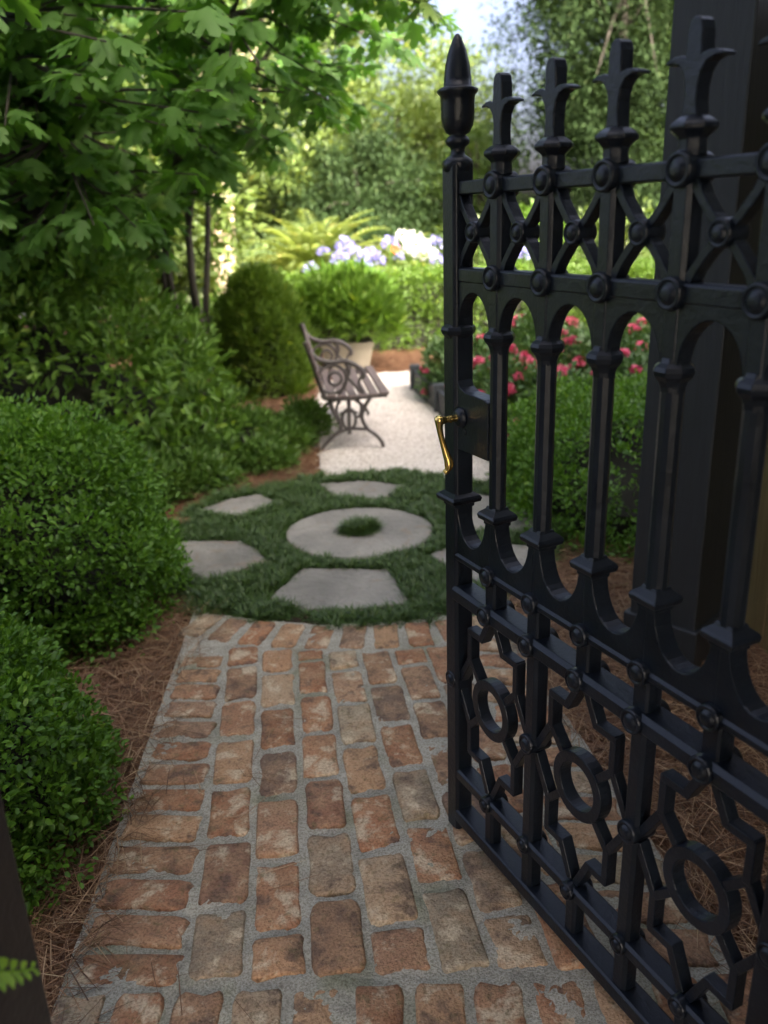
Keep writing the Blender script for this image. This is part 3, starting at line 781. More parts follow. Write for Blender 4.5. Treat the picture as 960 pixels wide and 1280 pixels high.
# hinge-side post and strike-side post
hp = empty('gate_post', (.1564+.439*(END+.105), 1.652-.898*(END+.105), 0), GA, 'square black iron post carrying the gate hinges', 'gate post')
MB().box((0, 0, .9), (.12, .12, 1.8)).build('shaft', IR, hp, bevel=.006)
MB().box((0, 0, .12), (.16, .16, .27)).build('plinth', IR, hp, bevel=.01)
MB().lathe([(.07, 1.80), (.09, 1.83), (.085, 1.86), (.03, 1.90), (.05, 1.94), (.055, 1.97), (.04, 2.01), (.01, 2.03)], (0, 0, 0), 16, sq=False).build('cap', IR, hp, True)
lp = empty('gate_post', (-.443-.10, .80-.10, 0), R(2), 'low black post with a ledge beside the boxwood, opposite the gate', 'gate post')
MB().box((0, 0, .40), (.20, .20, .81)).build('plinth', IR, lp, bevel=.006)
MB().lathe([(.100, .805), (.104, .808), (.104, .825), (.092, .837), (.074, .855), (.066, .875), (.062, .88)], (0, 0, 0), 16, sq=True).build('ledge', IR, lp)
MB().box((-.02, -.02, 1.32), (.085, .085, .98)).build('shaft', IR, lp, bevel=.006)
MB().lathe([(.05, 1.80), (.065, 1.82), (.06, 1.85), (.02, 1.88), (.035, 1.91), (.04, 1.94), (.02, 1.98), (.005, 2.0)], (-.02, -.02, 0), 16).build('cap', IR, lp, True)

# ------------------------------------------------------------------ black pillar and tan fence
pl = empty('black_pillar', (.952, 2.485, 0), R(45), 'tall square black painted timber pillar behind the gate', 'pillar')
MB().box((0, 0, 1.63), (.222, .222, 3.26)).build('shaft', MT['black_wood'], pl, bevel=.006)
MB().box((0, 0, .07), (.252, .252, .16)).build('plinth', MT['black_wood'], pl, bevel=.006)
MB().lathe([(.11, 3.20), (.13, 3.24), (.13, 3.28), (.15, 3.30), (.15, 3.36)], (0, 0, 0), 4, sq=False).build('capital', MT['black_wood'], pl)
fn = empty('board_fence', (1.17, 3.20, 0), 0, 'tan timber board fence running behind the black pillar', 'fence')
FD = Vector((.095, -1)).normalized()
for k in range(17):
    q = FD*(.062+.125*k); hgt = 1.95+random.uniform(-.01, .01)
    MB().box((q.x, q.y, hgt/2+.01), (.022, .118, hgt), Matrix.Rotation(math.atan2(FD.y, FD.x)-math.pi/2, 3, 'Z')).build('board', MT['fence_wood'], fn, bevel=.003)
for z in (.35, 1.6):
    q = FD*1.06; MB().box((q.x+.03, q.y, z), (.04, 2.1, .09), Matrix.Rotation(math.atan2(FD.y, FD.x)-math.pi/2, 3, 'Z')).build('rail', MT['fence_wood'], fn)

# ------------------------------------------------------------------ bench
BV = Vector((-.994, -.108)); BA = math.atan2(BV.y, BV.x)
# local x = back of the bench, local y = along towards the gate side; far end is at local -y
bench = empty('garden_bench', (0.0, 5.19, .006), BA, 'weathered slatted garden bench with scrolled cast iron ends on the gravel', 'bench')
BI = MT['bench_iron']
def P3(pts, y): return [(x, y, z) for x, z in pts]
def bench_end(y):
    e = MB()
    fr = e.tube(spline(P3([(-.012, 0.004), (.0, .040), (.035, .085), (.085, .125), (.118, .195), (.105, .255), (.055, .335)], y), 5), .0125, 7).build('end_frame', BI, bench, True)
    def piece(name, pts, r, closed=False, n=5):
        r *= 1.15
        MB().tube(spline(P3(pts, y), n) if not closed else P3(pts, y), r, 7, closed).build(name, BI, fr, True)
    piece('rear_leg', [(.385, .006), (.355, .045), (.30, .095), (.255, .13), (.265, .195), (.30, .26), (.315, .335)], .0125)
    piece('stretcher', [(.30, .10), (.20, .132), (.085, .125)], .009)
    piece('seat_rail', [(-.045, .338), (.05, .336), (.2, .330), (.33, .334), (.36, .36)], .0135)
    piece('back_upright', [(.345, .345), (.375, .44), (.402, .545), (.422, .62), (.448, .688)], .0135)
    piece('arm', [(.425, .63), (.38, .585), (.30, .556), (.215, .560), (.15, .535), (.105, .495), (.098, .462), (.112, .452)], .0135)
    cir = lambda cx, cz, r, m=20, f=1.0: [(cx+r*math.cos(2*math.pi*k/m), cz+r*f*math.sin(2*math.pi*k/m)) for k in range(m)]
    piece('scroll', cir(.292, .452, .088), .009, True); piece('scroll', cir(.275, .455, .040, 14), .009, True)
    piece('scroll', [(.215, .555), (.185, .50), (.215, .42), (.255, .352)], .009)
    piece('scroll', [(.10, .35), (.165, .42), (.205, .48), (.185, .535)], .009)
    piece('scroll', [(.105, .47), (.13, .42), (.10, .36)], .007)
    piece('scroll', cir(.20, .195, .042, 16, 1.55), .009, True)
    piece('scroll', [(.20, .10), (.20, .2), (.195, .335)], .011)
    piece('scroll', [(.255, .33), (.275, .26), (.262, .20), (.24, .20)], .008)
    piece('scroll', [(.145, .33), (.12, .27), (.135, .21), (.16, .21)], .008)
    piece('scroll', [(.255, .235), (.2, .245), (.145, .235)], .007)
bench_end(0); bench_end(-.93)
for k in range(6):
    x = -.028+.066*k; z = .352-.010*math.sin(k/5*math.pi)
    MB().box((x, -.465, z), (.054, 1.0, .020)).build('seat_slat', MT['bench_wood'], bench, bevel=.005)
for k in range(5):
    t = k/4; p = Vector((.378, .43)).lerp(Vector((.440, .665)), t)
    MB().box((p.x-.016, -.465, p.y), (.018, 1.0, .048), Matrix.Rotation(R(16), 3, 'Y')).build('back_slat', MT['bench_wood'], bench, bevel=.005)

# ------------------------------------------------------------------ planter
pt = empty('planter', (-.30, 8.18, 0), R(3), 'cream tapered square planter behind the bench', 'planter')
def planter():
    V = []; F = []
    for h, z in ((.19, 0), (.235, .235), (.25, .24), (.25, .285), (.215, .285), (.21, .235)):
        V += [(-h, -h, z), (h, -h, z), (h, h, z), (-h, h, z)]
    for r in range(5):
        for i in range(4): j = (i+1) % 4; F.append((r*4+i, r*4+j, r*4+4+j, r*4+4+i))
    F.append((3, 2, 1, 0))
    MB().add(V, F).build('pot', MT['planter'], pt, bevel=.004)
    MB().add(V[20:24], [(0, 1, 2, 3)]).build('potting_soil', MT['soil'], pt)
planter()
pr = make_shrub('planter_shrub', (-.30, 8.18), (.46, .42, .50), 120, .10, 60, (.09, .17), .13, T_QUAD, MT['planterplant'], 'bright green feathery shrub growing in the cream planter', 'shrub', seed=31, up=.9, jit=.5, zlift=.36, zfloor=.30)
pr.location.z = .02

# ------------------------------------------------------------------ boxwoods and shrubs
make_shrub('boxwood_bush', (-1.11, 1.70), (.385, .46, .51), 480, .070, 64, (.014, .024), .60, T_OVAL, MT['boxwood'], 'low glossy boxwood bush at the edge of the pine straw by the black post', 'bush', seed=11, expo=2.6, amp=.13, corescale=.76, jit=.7)
make_shrub('boxwood_bush', (-1.42, 3.02), (.58, .60, .76), 720, .085, 62, (.017, .028), .60, T_OVAL, MT['boxwood'], 'large rounded boxwood bush beside the left flagstones of the circle', 'bush', seed=12, expo=2.5, amp=.13, corescale=.76, jit=.7)
make_shrub('boxwood_bush', (1.34, 4.02), (.70, .80, .53), 640, .085, 46, (.018, .030), .58, T_OVAL, MT['boxwood'], 'clipped boxwood bush behind the gate balusters in front of the roses', 'bush', seed=13, expo=3.2, amp=.12, corescale=.82, jit=.7)
make_shrub('leafy_shrub', (-2.05, 5.25), (1.08, .95, 1.22), 140, .25, 85, (.05, .09), .42, T_OVAL, MT['shrub'], 'large dark glossy leafed shrub behind the rounded boxwood', 'shrub', seed=14, expo=2.2, amp=.20, corescale=.60)
make_shrub('leafy_shrub', (-3.6, 6.2), (1.1, 1.0, 1.7), 190, .26, 60, (.055, .09), .45, T_OVAL, MT['shrub'], 'tall dark leafy shrub at the far side of the fig tree', 'shrub', seed=15, expo=2.2, amp=.14, corescale=.68)
make_shrub('upright_shrub', (-.98, 7.15), (.37, .36, .92), 280, .085, 60, (.05, .10), .13, T_QUAD, MT['upright'], 'upright fine leafed yellow green shrub behind the bench', 'shrub', seed=16, expo=2.8, up=.9, jit=.5, amp=.16, corescale=.68)
for k, (x, y, rx_, rz_) in enumerate([(-1.18, 4.80, .30, .24), (-.80, 5.12, .30, .27), (-1.12, 5.45, .34, .30), (-.62, 5.28, .17, .18), (-1.28, 4.38, .24, .20), (-1.02, 4.52, .20, .17), (-.70, 4.84, .17, .15), (-1.45, 3.95, .22, .2), (-.52, 5.62, .16, .2)]):
    make_shrub('low_shrub', (x, y), (rx_, rx_*.9, rz_), 46, .075, 34, (.035, .065), .40, T_QUAD, MT['low'], 'low leafy perennial spreading over pine straw near the bench', 'shrub', 'low perennials beside the bench', seed=40+k, amp=.15, corescale=.6)
make_shrub('leafy_shrub', (-1.6, 8.6), (.75, .5, .62), 120, .13, 36, (.05, .08), .4, T_QUAD, MT['planterplant'], 'bright yellow green shrub seen between the fig stems', 'shrub', seed=51)

# clipped back hedge
def hedge(name, x0, x1, y0, y1, hgt, lump, L, mat, label, dens, seed):
    root = empty(name, ((x0+x1)/2, (y0+y1)/2, 0), 0, label, 'hedge')
    lx_, ly_ = (x1-x0)/2, (y1-y0)/2
    nf = int((x1-x0)*hgt*dens); nt = int((x1-x0)*(y1-y0)*dens)
    pf = np.column_stack([rng.uniform(-lx_, lx_, nf), np.full(nf, -ly_), rng.uniform(.02, hgt, nf)])
    pt_ = np.column_stack([rng.uniform(-lx_, lx_, nt), rng.uniform(-ly_, ly_, nt), np.full(nt, hgt)])
    pb = np.column_stack([rng.uniform(-lx_, lx_, nf//3), np.full(nf//3, ly_), rng.uniform(.02, hgt, nf//3)])
    P = np.concatenate([pf, pt_, pb]); P += rng.normal(0, .025, P.shape); P[:, 2] = np.maximum(P[:, 2], .03)
    V, F, r = clumps(P, lump*rng.uniform(.7, 1.3, len(P)), 34, L, .5, T_QUAD, up=.5)
    V[:, 2] = np.maximum(V[:, 2], .004)
    o = link('foliage', arr_mesh(name, V, F, r), mat, root); o['kind'] = 'stuff'
    MB().box((0, 0, hgt*.47), (lx_*2-.05, ly_*2-.12, hgt*.9)).build('shade_core', MT['twig_shade'], root)  # solid dark box, shade painted behind the hedge leaves
    return root
hedge('clipped_hedge', -1.3, 5.2, 9.2, 9.8, .74, .085, (.03, .05), MT['hedge'], 'long clipped green hedge in front of the agapanthus', 150, 3)
make_shrub('boxwood_bush', (2.6, 6.0), (.7, .9, .75), 200, .12, 34, (.03, .05), .5, T_QUAD, MT['hedge'], 'pale green clipped bush at the end of the rose bed', 'bush', seed=61, expo=3)

# ------------------------------------------------------------------ raised rose bed
rb = empty('raised_bed', (.30, 7.05, 0), 0, 'dark timber edging boards with corner posts around the rose bed', 'bed edging')
pts = [(.30, 7.05), (.44, 6.17), (.585, 5.25), (.70, 4.52)]
for a, b in zip(pts[:-1], pts[1:]):
    a = Vector(a); b = Vector(b); d = b-a; m = (a+b)/2-Vector((.30, 7.05))
    MB().box((m.x, m.y, .085), (.04, d.length-.03, .17), Matrix.Rotation(math.atan2(d.y, d.x)-math.pi/2, 3, 'Z')).build('board', MT['bed_timber'], rb, bevel=.004)
for a in pts: MB().box((a[0]-.30, a[1]-7.05, .105), (.085, .085, .215)).build('post', MT['bed_timber'], rb, bevel=.006)
MB().box((1.3, .03, .085), (2.5, .04, .17)).build('board', MT['bed_timber'], rb, bevel=.004)
sheet('bed_soil', [(.33, 7.05), (.47, 6.17), (.61, 5.25), (.72, 4.5), (3.3, 4.5), (3.3, 7.05)], .06, MT['soil'])

def rosehead():
    V = []; F = []; r = []
    n = 22; d = rdir(n); d[:, 2] = np.abs(d[:, 2])*.9-.15; d = nrm(d); q = rng.uniform(.3, 1, n)[:, None]
    V, F, r = leaves(d*.012*q, d+rdir(n)*.35, rdir(n)*.7+d, np.full(n, .034), np.full(n, .038), T_OVAL)
    return arr_mesh('rose_flower', V, F, r)
RH = [rosehead() for _ in range(4)]
for m_ in RH: m_.materials.append(MT['rose'])
def rose_bush(x, y, rad, hgt, nfl, seed):
    root = make_shrub('rose_bush', (x, y), (rad, rad, hgt), 110, .10, 30, (.035, .06), .55, T_OVAL, MT['rose_leaf'], 'rose bush covered in pink red blooms in the raised bed', 'rose bush', 'rose bushes in the raised bed', seed=seed, amp=.15, corescale=.62)
    root.location.z = .06
    P, N = super_surf(nfl*3, (rad*1.04, rad*1.04, hgt*1.04), 2.4, seed, .05, .15)
    P = P[P[:, 1] < rad*.45][:int(nfl*.8)]
    for p in P:
        f = link('flower', random.choice(RH), None, root); f.location = tuple(p); s_ = random.uniform(.8, 1.4); f.scale = (s_, s_, s_)
        f.rotation_euler = (random.uniform(-.5, .5), random.uniform(-.5, .5), random.uniform(0, 6))
for k, a in enumerate([(.72, 6.62, .36, .40, 20), (1.32, 6.7, .42, .52, 22), (.98, 5.85, .40, .44, 28), (1.62, 5.85, .42, .54, 22), (1.0, 5.15, .34, .42, 26), (1.65, 5.05, .40, .50, 22), (2.1, 6.7, .45, .5, 12)]):
    rose_bush(*a, seed=70+k)

# ------------------------------------------------------------------ agapanthus
def ray(px, py):
    u = (px-480)/1050; v = -(py-640)/1050; a = u*cr+v*sr; b = -u*sr+v*cr
    return (a, cp+b*sp, -sp+b*cp)
def at_depth(px, py, y):
    d = ray(px, py); t = y/d[1]; return (d[0]*t, y, CAM_H+d[2]*t)
def umbel(rad, n):
    d = rdir(n); d = d[d[:, 2] > -.45]; m = len(d)
    V, F, r = leaves(d*rad*rng.uniform(.45, .75, m)[:, None], d+rdir(m)*.35, rdir(m), rng.uniform(.35, .6, m)*rad, np.full(m, rad*.24), T_OVAL)
    return arr_mesh('umbel', V, F, r)
UM = {}
for c in ('lilac', 'white_flower'):
    UM[c] = [umbel(.12, 95) for _ in range(3)]
    for m_ in UM[c]: m_.materials.append(MT[c])
STEM = MT['strap']
def strap_clump():
    n = 34; az = rng.uniform(0, 6.283, n); tilt = rng.uniform(.2, .95, n)
    A = np.stack([np.cos(az)*np.sin(tilt), np.sin(az)*np.sin(tilt), np.cos(tilt)], 1); N = np.stack([-np.cos(az)*np.cos(tilt), -np.sin(az)*np.cos(tilt), np.sin(tilt)], 1)
    p = np.column_stack([rng.normal(0, .04, n), rng.normal(0, .04, n), np.zeros(n)])
    V, F, r = leaves(p, A, N, rng.uniform(.5, .85, n), np.full(n, .028), T_BLADE); V[:, 2] = np.maximum(V[:, 2], 0)
    me = arr_mesh('strap_leaves', V, F, r); me.materials.append(MT['strap']); return me
SC = [strap_clump() for _ in range(4)]
AG = [(388, 338, 'l', 10.1, .8), (432, 308, 'p', 10.8, 1.0), (424, 326, 'p', 10.3, 1.0), (441, 318, 'p', 11.0, 1.0), (452, 336, 'l', 10.2, 1.0), (468, 328, 'l', 10.5, 1.15), (463, 318, 'l', 11.0, .8), (488, 306, 'l', 10.9, .9), (498, 322, 'l', 11.2, .6),
      (503, 297, 'w', 11.3, .8), (513, 300, 'w', 11.1, .9), (522, 310, 'w', 10.4, 1.25), (532, 318, 'w', 10.6, 1.1), (510, 316, 'w', 11.5, 1.0), (545, 306, 'l', 11.4, .9), (546, 325, 'l', 10.6, .7), (404, 316, 'l', 11.3, .7), (600, 300, 'l', 11.2, .9), (655, 318, 'l', 10.8, .8), (478, 346, 'l', 10.0, .6)]
for k, (px, py, c, y, sc_) in enumerate(AG):
    x, y, z = at_depth(px, py, y); white = c == 'w'
    root = empty('agapanthus', (x, y, 0), random.uniform(0, 6), ('white' if white else 'lilac blue')+' agapanthus bloom standing above the clipped hedge', 'flower', ('white' if white else 'lilac')+' agapanthus behind the hedge')
    MB().tube([(0, 0, 0), (random.uniform(-.03, .03), random.uniform(-.03, .03), z*.5), (0, 0, z)], [.008, .007, .006], 6).build('stem', STEM, root)
    u = link('umbel', random.choice(UM['white_flower' if white else 'lilac']), None, root); u.location = (0, 0, z); u.scale = (sc_,)*3; u['kind'] = 'stuff'
    link('leaves', random.choice(SC), None, root)
x, y, z = at_depth(494, 311, 10.6)
root = empty('canna', (x, y, 0), 0, 'single orange red bloom among the agapanthus', 'flower')
MB().tube([(0, 0, 0), (.01, 0, z*.5), (0, 0, z)], .007, 6).build('stem', STEM, root)
V, F, r = leaves(np.zeros((24, 3)), rdir(24)+np.array([0, 0, .3]), rdir(24), np.full(24, .085), np.full(24, .05), T_OVAL)
o = link('bloom', arr_mesh('bloom', V, F, r), MT['orange_flower'], root); o.location = (0, 0, z); o.scale = (.7,)*3

# sago palm behind the flowers
def sago(x, y, n, Lf, z0, label, seed):
    root = empty('sago_palm', (x, y, 0), 0, label, 'palm')
    MB().tube([(0, 0, -.01), (0.01, 0, z0*.5), (0, 0, z0)], [.13, .12, .10], 10).build('trunk', MT['bark'], root)
    Vs = []; Fs = []; Rs = []; off = 0
    for k in range(n):
        az = 2.4*k; el = R(80-70*(k/n)); L = Lf*random.uniform(.85, 1.1)
        pts = [];
        for j in range(18):
            t = j/17; e = el-1.1*t*t
            pts.append(Vector((0, 0, 0)) if j == 0 else pts[-1]+Vector((math.cos(az)*math.cos(e), math.sin(az)*math.cos(e), math.sin(e)))*L/17)
        P = np.array([p for p in pts])+np.array([0, 0, z0]); T = np.gradient(P, axis=0); T = nrm(T)
        side = nrm(np.cross(T, np.tile([0, 0, 1.], (18, 1)))+1e-6)
        for s_ in (-1, 1):
            A = side*s_*.85+T*.6; ll = .20*np.sin(np.linspace(.35, 2.9, 18))+.03
            V, F, r_ = leaves(P, A, np.tile([0, 0, 1.], (18, 1)), ll, np.full(18, .035), T_QUAD)
            Vs.append(V); Fs.append(F+off); off += len(V); Rs.append(r_)
    f = link('fronds', arr_mesh('fronds', np.concatenate(Vs), np.concatenate(Fs), np.concatenate(Rs)), MT['palm'], root); f['kind'] = 'stuff'
sago(-.80, 12.0, 80, 1.25, .50, 'sunlit sago palm with arching fronds behind the lilac flowers', 1)
sago(.35, 13.0, 44, .8, .45, 'smaller sago palm beneath the dark evergreens', 2)

# ------------------------------------------------------------------ trees
def tree(name, x, y, hgt, crown, K, lump, per, L, asp, mat, label, group=None, trunk_r=.12, bark_='bark', seed=1, up=.1, squash=.7, stems=1, low=.25):
    """crown: (cx,cy,cz,rx,ry,rz) relative"""
    root = empty(name, (x, y, 0), 0, label, 'tree', group)
    cx, cy, cz, rx_, ry_, rz_ = crown; g = random.Random(seed)
    d = rdir(K); rr = rng.random(K)**.38
    rr = rr*(1+.22*bump3(d, seed, 3))
    P = d*rr[:, None]*np.array([rx_, ry_, rz_])+np.array([cx, cy, cz])
    P = P[P[:, 2] > low]
    V, F, r = clumps(P, lump*rng.uniform(.6, 1.3, len(P)), per, L, asp, T_QUAD, up=up, squash=squash, jit=.8, shell=.8)
    f = link('crown', arr_mesh(name+'_crown', V, F, r), mat, root); f['kind'] = 'stuff'
    mb = MB()
    for s_ in range(stems):
        a = g.uniform(0, 6.28); sp_ = .0 if stems == 1 else .28
        top = Vector((cx+math.cos(a)*rx_*sp_, cy+math.sin(a)*ry_*sp_, cz+rz_*.5))
        b = Vector((math.cos(a)*.1*(stems > 1), math.sin(a)*.1*(stems > 1), -.02))
        mid = b.lerp(top, .5)+Vector((g.uniform(-.1, .1), g.uniform(-.1, .1), 0))
        mb.tube(spline([b, mid, top], 5), list(np.linspace(trunk_r, trunk_r*.3, 11)), 8)
        for k in range(9):
            q = P[g.randrange(len(P))]; t = g.uniform(.35, .9); s0 = b.lerp(mid, t*2) if t < .5 else mid.lerp(top, t*2-1)
            e = Vector(q); mb.tube([s0, s0.lerp(e, .5)+Vector((0, 0, .1)), e], [trunk_r*.35, trunk_r*.22, trunk_r*.08], 5)
    mb.build('trunk', MT[bark_], root, True)
    return root
tree('evergreen_tree', -.3, 15.6, 3.4, (0, 0, 1.45, 1.5, 1.2, 1.45), 190, .36, 130, (.055, .095), .5, MT['dark_tree'], 'dark rounded evergreen behind the sago palm', seed=1)
tree('evergreen_tree', 1.9, 16.5, 3.0, (0, 0, 1.5, 1.2, 1.1, 1.5), 110, .34, 130, (.055, .095), .5, MT['mid_tree'], 'mid green rounded tree behind the white agapanthus', seed=2)
tree('cedar_tree', 3.75, 14.0, 8, (0, 0, 4.4, 1.75, 1.6, 3.6), 420, .46, 170, (.055, .10), .38, MT['cedar'], 'tall shaggy grey green cedar rising behind the gate finials', seed=3, up=-.2, squash=.8)
tree('pale_tree', 2.0, 22, 5, (0, 0, 2.9, 1.6, 1.5, 2.5), 130, .45, 60, (.10, .16), .6, MT['light_tree'], 'pale sunlit tree below the open sky', seed=4)
tree('pale_tree', -1.2, 24, 9, (0, 0, 5.5, 3.0, 2.2, 4.0), 230, .6, 60, (.13, .2), .6, MT['light_tree'], 'tall pale sunlit tree glimpsed through the fig leaves', seed=5)
tree('crape_myrtle', -2.25, 13.2, 5, (0, 0, 4.3, 1.8, 1.6, 1.7), 150, .4, 50, (.07, .11), .55, MT['mid_tree'], 'multi stemmed tree with pale sunlit trunks beside the sago palm', seed=6, stems=6, trunk_r=.055, bark_='pale_bark')
bgt = [(-2.5, 9.9, .75, 2.8, 'light_tree'), (5.2, 18.5, 2.2, 7.5, 'dark_tree'), (.6, 19.5, 1.7, 4.4, 'light_tree'), (-2.6, 15.5, 1.6, 5.2, 'light_tree'), (-3.6, 10.6, .9, 3.7, 'mid_tree'), (-5.4, 12.6, 1.3, 4.6, 'dark_tree'), (-4.4, 11.2, 1.5, 5.0, 'dark_tree'), (-6.6, 10.0, 1.8, 5.5, 'dark_tree'), (-3.4, 18, 2.0, 7.5, 'mid_tree'), (-8.5, 17, 2.4, 8.0, 'mid_tree'), (-6.2, 21, 2.6, 9, 'dark_tree'), (6.8, 16, 2.2, 7, 'mid_tree'), (9.8, 15, 2.4, 8, 'dark_tree'), (5.8, 21, 2.4, 8, 'dark_tree'), (13.5, 18, 3, 9, 'mid_tree'), (-13, 18, 3, 9, 'dark_tree')]
for k, (x, y, rx_, h_, m_) in enumerate(bgt):
    tree('garden_tree', x, y, h_, (0, 0, h_*.55, rx_, rx_*.9, h_*.45), 170, .50, 95, (.09, .15), .55, MT[m_], {'dark_tree': 'dark', 'mid_tree': 'mid green', 'light_tree': 'pale yellow green'}[m_]+' leafy tree in the background of the garden', {'dark_tree': 'dark', 'mid_tree': 'mid green', 'light_tree': 'pale'}[m_]+' background trees', seed=20+k, trunk_r=.16)
for k, (x, y, rx_, h_) in enumerate([(1.25, 11.6, .6, 1.25), (2.15, 11.9, .7, 1.5), (3.2, 11.7, .75, 1.45), (4.4, 11.5, .8, 1.7)]):
    make_shrub('sunlit_shrub', (x, y), (rx_, rx_*.8, h_), 80, .2, 40, (.06, .10), .45, T_QUAD, MT['planterplant' if k % 2 else 'light_tree'], 'sunlit yellow green shrub behind the clipped hedge', 'shrub', 'sunlit shrubs behind the hedge', seed=90+k, amp=.15, corescale=.6)
make_shrub('dark_shrub', (-.2, 13.6), (1.5, .8, 1.3), 150, .24, 44, (.06, .10), .45, T_QUAD, MT['dark_tree'], 'wide dark shrub between the sago palm and the evergreens', 'shrub', seed=99, amp=.14)

# fig tree
def fig():
    root = empty('fig_tree', (-1.55, 7.0, 0), 0, 'spreading fig tree with large lobed leaves overhanging the garden', 'tree')
    cen = np.array([-.03, -1.75, 2.70]); rad = np.array([2.30, 1.95, 1.65])
    g = random.Random(5); stems = []
    mb = MB()
    tops = [(-.20, -.5, 1.9), (.12, -.35, 2.1), (-.8, -1.2, 2.3), (.8, -1.6, 2.5), (-1.3, -.5, 2.4), (.3, .2, 2.6), (-.3, -2.2, 2.4), (1.3, -.8, 2.9)]
    for k, tp in enumerate(tops):
        tp = Vector(tp); b = Vector((tp.x*.16, tp.y*.16, -.02)); mid = b.lerp(tp, .5)+Vector((g.uniform(-.08, .08), g.uniform(-.08, .08), .12))
        if k in (3, 7): mid.x *= .3
        end = tp+(tp-mid)*.7
        pts = spline([b, mid, tp, end], 6); stems.append(pts)
        mb.tube(pts, list(np.linspace(.032, .004, len(pts))), 7)
    mb.build('trunk', MT['bark'], root, True)
    nodes = [p for s in stems for p in s[5:]]; NP = np.array(nodes)
    K = 900; d = rdir(K); rr = rng.random(K)**.40; T = cen+d*rr[:, None]*rad*(1+.10*bump3(d, 8, 4))[:, None]
    T = T[(T[:, 2] > np.maximum(.95, 1.62+.65*(T[:, 0]-1.55+.75)*5.2/(T[:, 1]+7.0)))]
    TL = np.column_stack([rng.uniform(-2.2, .0, 150), rng.uniform(-2.2, -.3, 150), rng.uniform(1.0, 1.9, 150)]); T = np.concatenate([T, TL])
    br = MB(); P = []; A = []; N = []; L = []
    for t in T:
        j = np.argmin(np.linalg.norm(NP-t, axis=1)+.35*np.maximum(NP[:, 2]-t[2], 0)); s = Vector(NP[j]); e = Vector(t)
        m = s.lerp(e, .5)+Vector((0, 0, -.05+.1*g.random())); br.tube([s, m, e], [.010, .007, .004], 5)
        dr = (e-m).normalized()
        for q in range(11):
            az = g.uniform(0, 6.283); o = Vector((math.cos(az), math.sin(az), g.uniform(-.35, .35)))
            p = e-dr*g.uniform(0, .22)+o*g.uniform(.03, .10)
            a = o*1.0+Vector((0, 0, g.uniform(-1.1, .05)))
            P.append(p); A.append(a); N.append(Vector((0, 0, 1))+o*.5+Vector((g.uniform(-.5, .5), g.uniform(-.6, .3), 0))); L.append(g.uniform(.07, .155))
    br.build('branches', MT['bark'], root, True)['kind'] = 'stuff'
    P, A, N, L = (np.array(z) for z in (P, A, N, L))
    # nearest visible leaves become individual parts
    wp = P+np.array([-1.55, 7.0, -CAM_H]); depth = wp[:, 1]*cp-wp[:, 2]*sp; up_ = wp[:, 1]*sp+wp[:, 2]*cp
    vis = (np.abs(wp[:, 0]/depth) < .44) & (up_/depth < .60)
    order = np.argsort(np.where(vis, depth-.8*L/.2, 99))[:290]
    mask = np.zeros(len(P), bool); mask[order] = True
    V, F, r = leaves(P[~mask], A[~mask], N[~mask], L[~mask], L[~mask]*.95, T_FIG)
    f = link('leaves', arr_mesh('fig_leaves', V, F, r), MT['fig'], root); f['kind'] = 'stuff'
    LM = []
    for k in range(5):
        tv = T_FIG[0].copy(); tv[:, 2] *= rng.uniform(.5, 1.4); tv[:, 1] *= rng.uniform(.88, 1.05)
        me = arr_mesh('leaf', tv, T_FIG[1], np.full(len(tv), .08+k*.2)); me.materials.append(MT['fig']); LM.append(me)
    An = nrm(A); Nn = nrm(N-An*np.sum(An*N, 1, keepdims=True)); Bn = np.cross(Nn, An)
    for i in order:
        o = link('leaf', random.choice(LM), None, root)
        m = Matrix((Vector(An[i]), Vector(Bn[i]), Vector(Nn[i]))).transposed().to_4x4() @ Matrix.Scale(float(L[i]), 4)
        m.translation = Vector(P[i]); o.matrix_local = m
fig()

# fern frond by the strike post
def fern():
    root = empty('fern', (-.62, .52, 0), 0, 'bright green fern frond in front of the low black post', 'fern')
    g = random.Random(2)
    tips = [(.235, .155, .668), (-.25, .1, .60), (-.1, -.25, .62), (.1, -.2, .55), (-.2, -.1, .68), (-.02, .18, .5)]
    for k, tp in enumerate(tips):
        tp = Vector(tp); pts = spline([Vector((0, 0, 0)), Vector((tp.x*.2, tp.y*.2, tp.z*.72)), Vector((tp.x*.6, tp.y*.6, tp.z*1.05)), tp], 12)
        P = np.array([p for p in pts]); T = nrm(np.gradient(P, axis=0)); n = len(P)
        side = nrm(np.cross(T, np.tile([0, 0, 1.], (n, 1)))+1e-6); Vs = []; Fs = []; Rs = []; off = 0
        ll = .06*np.clip(np.sin(np.linspace(.0, 2.95, n)), .12, 1)*(np.linspace(0, 1, n) > .2)+.001
        for s_ in (-1, 1):
            V, F, r_ = leaves(P, side*s_+T*.35, np.cross(side, T)*1.0+np.array([0, 0, .2]), ll, ll*.38+.0005, T_OVAL)
            Vs.append(V); Fs.append(F+off); off += len(V); Rs.append(r_)
        f = link('frond', arr_mesh('frond', np.concatenate(Vs), np.concatenate(Fs), np.concatenate(Rs)), MT['fern'], root); f['kind'] = 'stuff'
        MB().tube(pts, .0015, 5).build('midrib', MT['fern'], f)
fern()

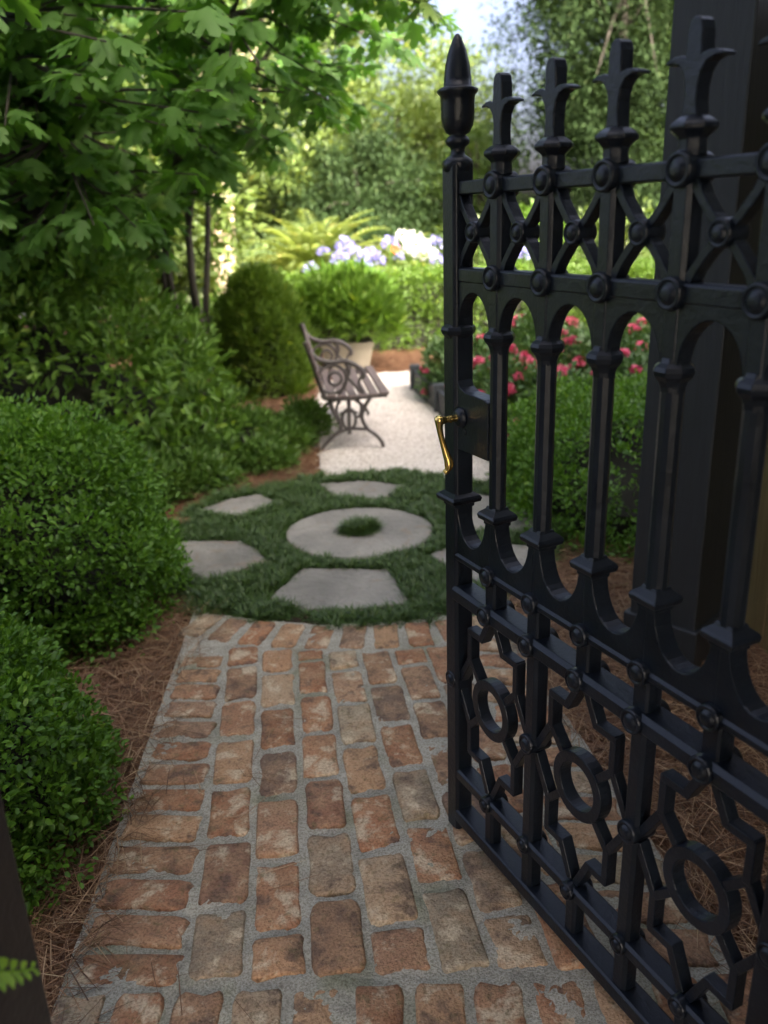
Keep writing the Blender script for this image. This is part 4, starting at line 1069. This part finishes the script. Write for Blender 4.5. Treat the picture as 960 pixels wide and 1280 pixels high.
# ------------------------------------------------------------------ white garden wall and the house added out of view for its shade
ww = empty('garden_wall', (-9.0, 14.6, 0), R(-6), 'sunlit white stucco garden wall glimpsed behind the left trees', 'wall')
MB().box((0, 0, 1.7), (11.5, .3, 3.4)).build('wall_face', MT['white_wall'], ww)
MB().box((0, 0, 3.45), (11.7, .42, .12)).build('coping', MT['white_wall'], ww, bevel=.02)
hs = empty('shade_house', (0, 0, 0), 0, 'two storey rendered house with a passage through it, added out of view to shade the near garden', 'shade_house')
FY, HH, PW0, PW1, PH = -1.0, 7.3, -1.0, 1.12, 2.85
MB().box(((-10+PW0)/2, (FY-5.4)/2, HH/2), (PW0+10, FY+5.4, HH)).build('wing', MT['shade_house_wall'], hs)
MB().box(((12+PW1)/2, (FY-5.4)/2, HH/2), (12-PW1, FY+5.4, HH)).build('wing', MT['shade_house_wall'], hs)
MB().box((6.75, (2.2+FY)/2+.002, 2.6), (10.5, 2.2-FY, 5.2)).build('shade_wing', MT['shade_house_wall'], hs)  # added out of view to block sky light from the right
MB().box((6.75, (2.2+FY)/2+.002, 5.25), (10.8, 2.2-FY+.3, .12)).build('shade_wing_cornice', MT['roof'], hs)
MB().box(((PW0+PW1)/2, (FY-5.4)/2, (HH+PH)/2), (PW1-PW0-.004, FY+5.4-.006, HH-PH)).build('upper_wall', MT['shade_house_wall'], hs)
MB().add([(-10.3, -5.7, HH), (12.3, -5.7, HH), (12.3, FY+.25, HH), (-10.3, FY+.25, HH), (-8, -2.4, HH+1.5), (10, -2.4, HH+1.5)], [(0, 1, 5, 4), (1, 2, 5), (2, 3, 4, 5), (3, 0, 4), (3, 2, 1, 0)]).build('roof', MT['roof'], hs)
for x, z in [(-8.2, 1.7), (-5.6, 1.7), (-3.0, 1.7), (-8.2, 4.5), (-5.6, 4.5), (-3.0, 4.5), (0, 4.5)]:
    w = MB().box((x, FY+.02, z), (1.1, .10, 1.7)).build('window', MT['white_wall'], hs)
    for q in (-1, 1): MB().box((x+q*.25, FY+.075, z), (.44, .03, 1.5)).build('pane', MT['glass'], w)
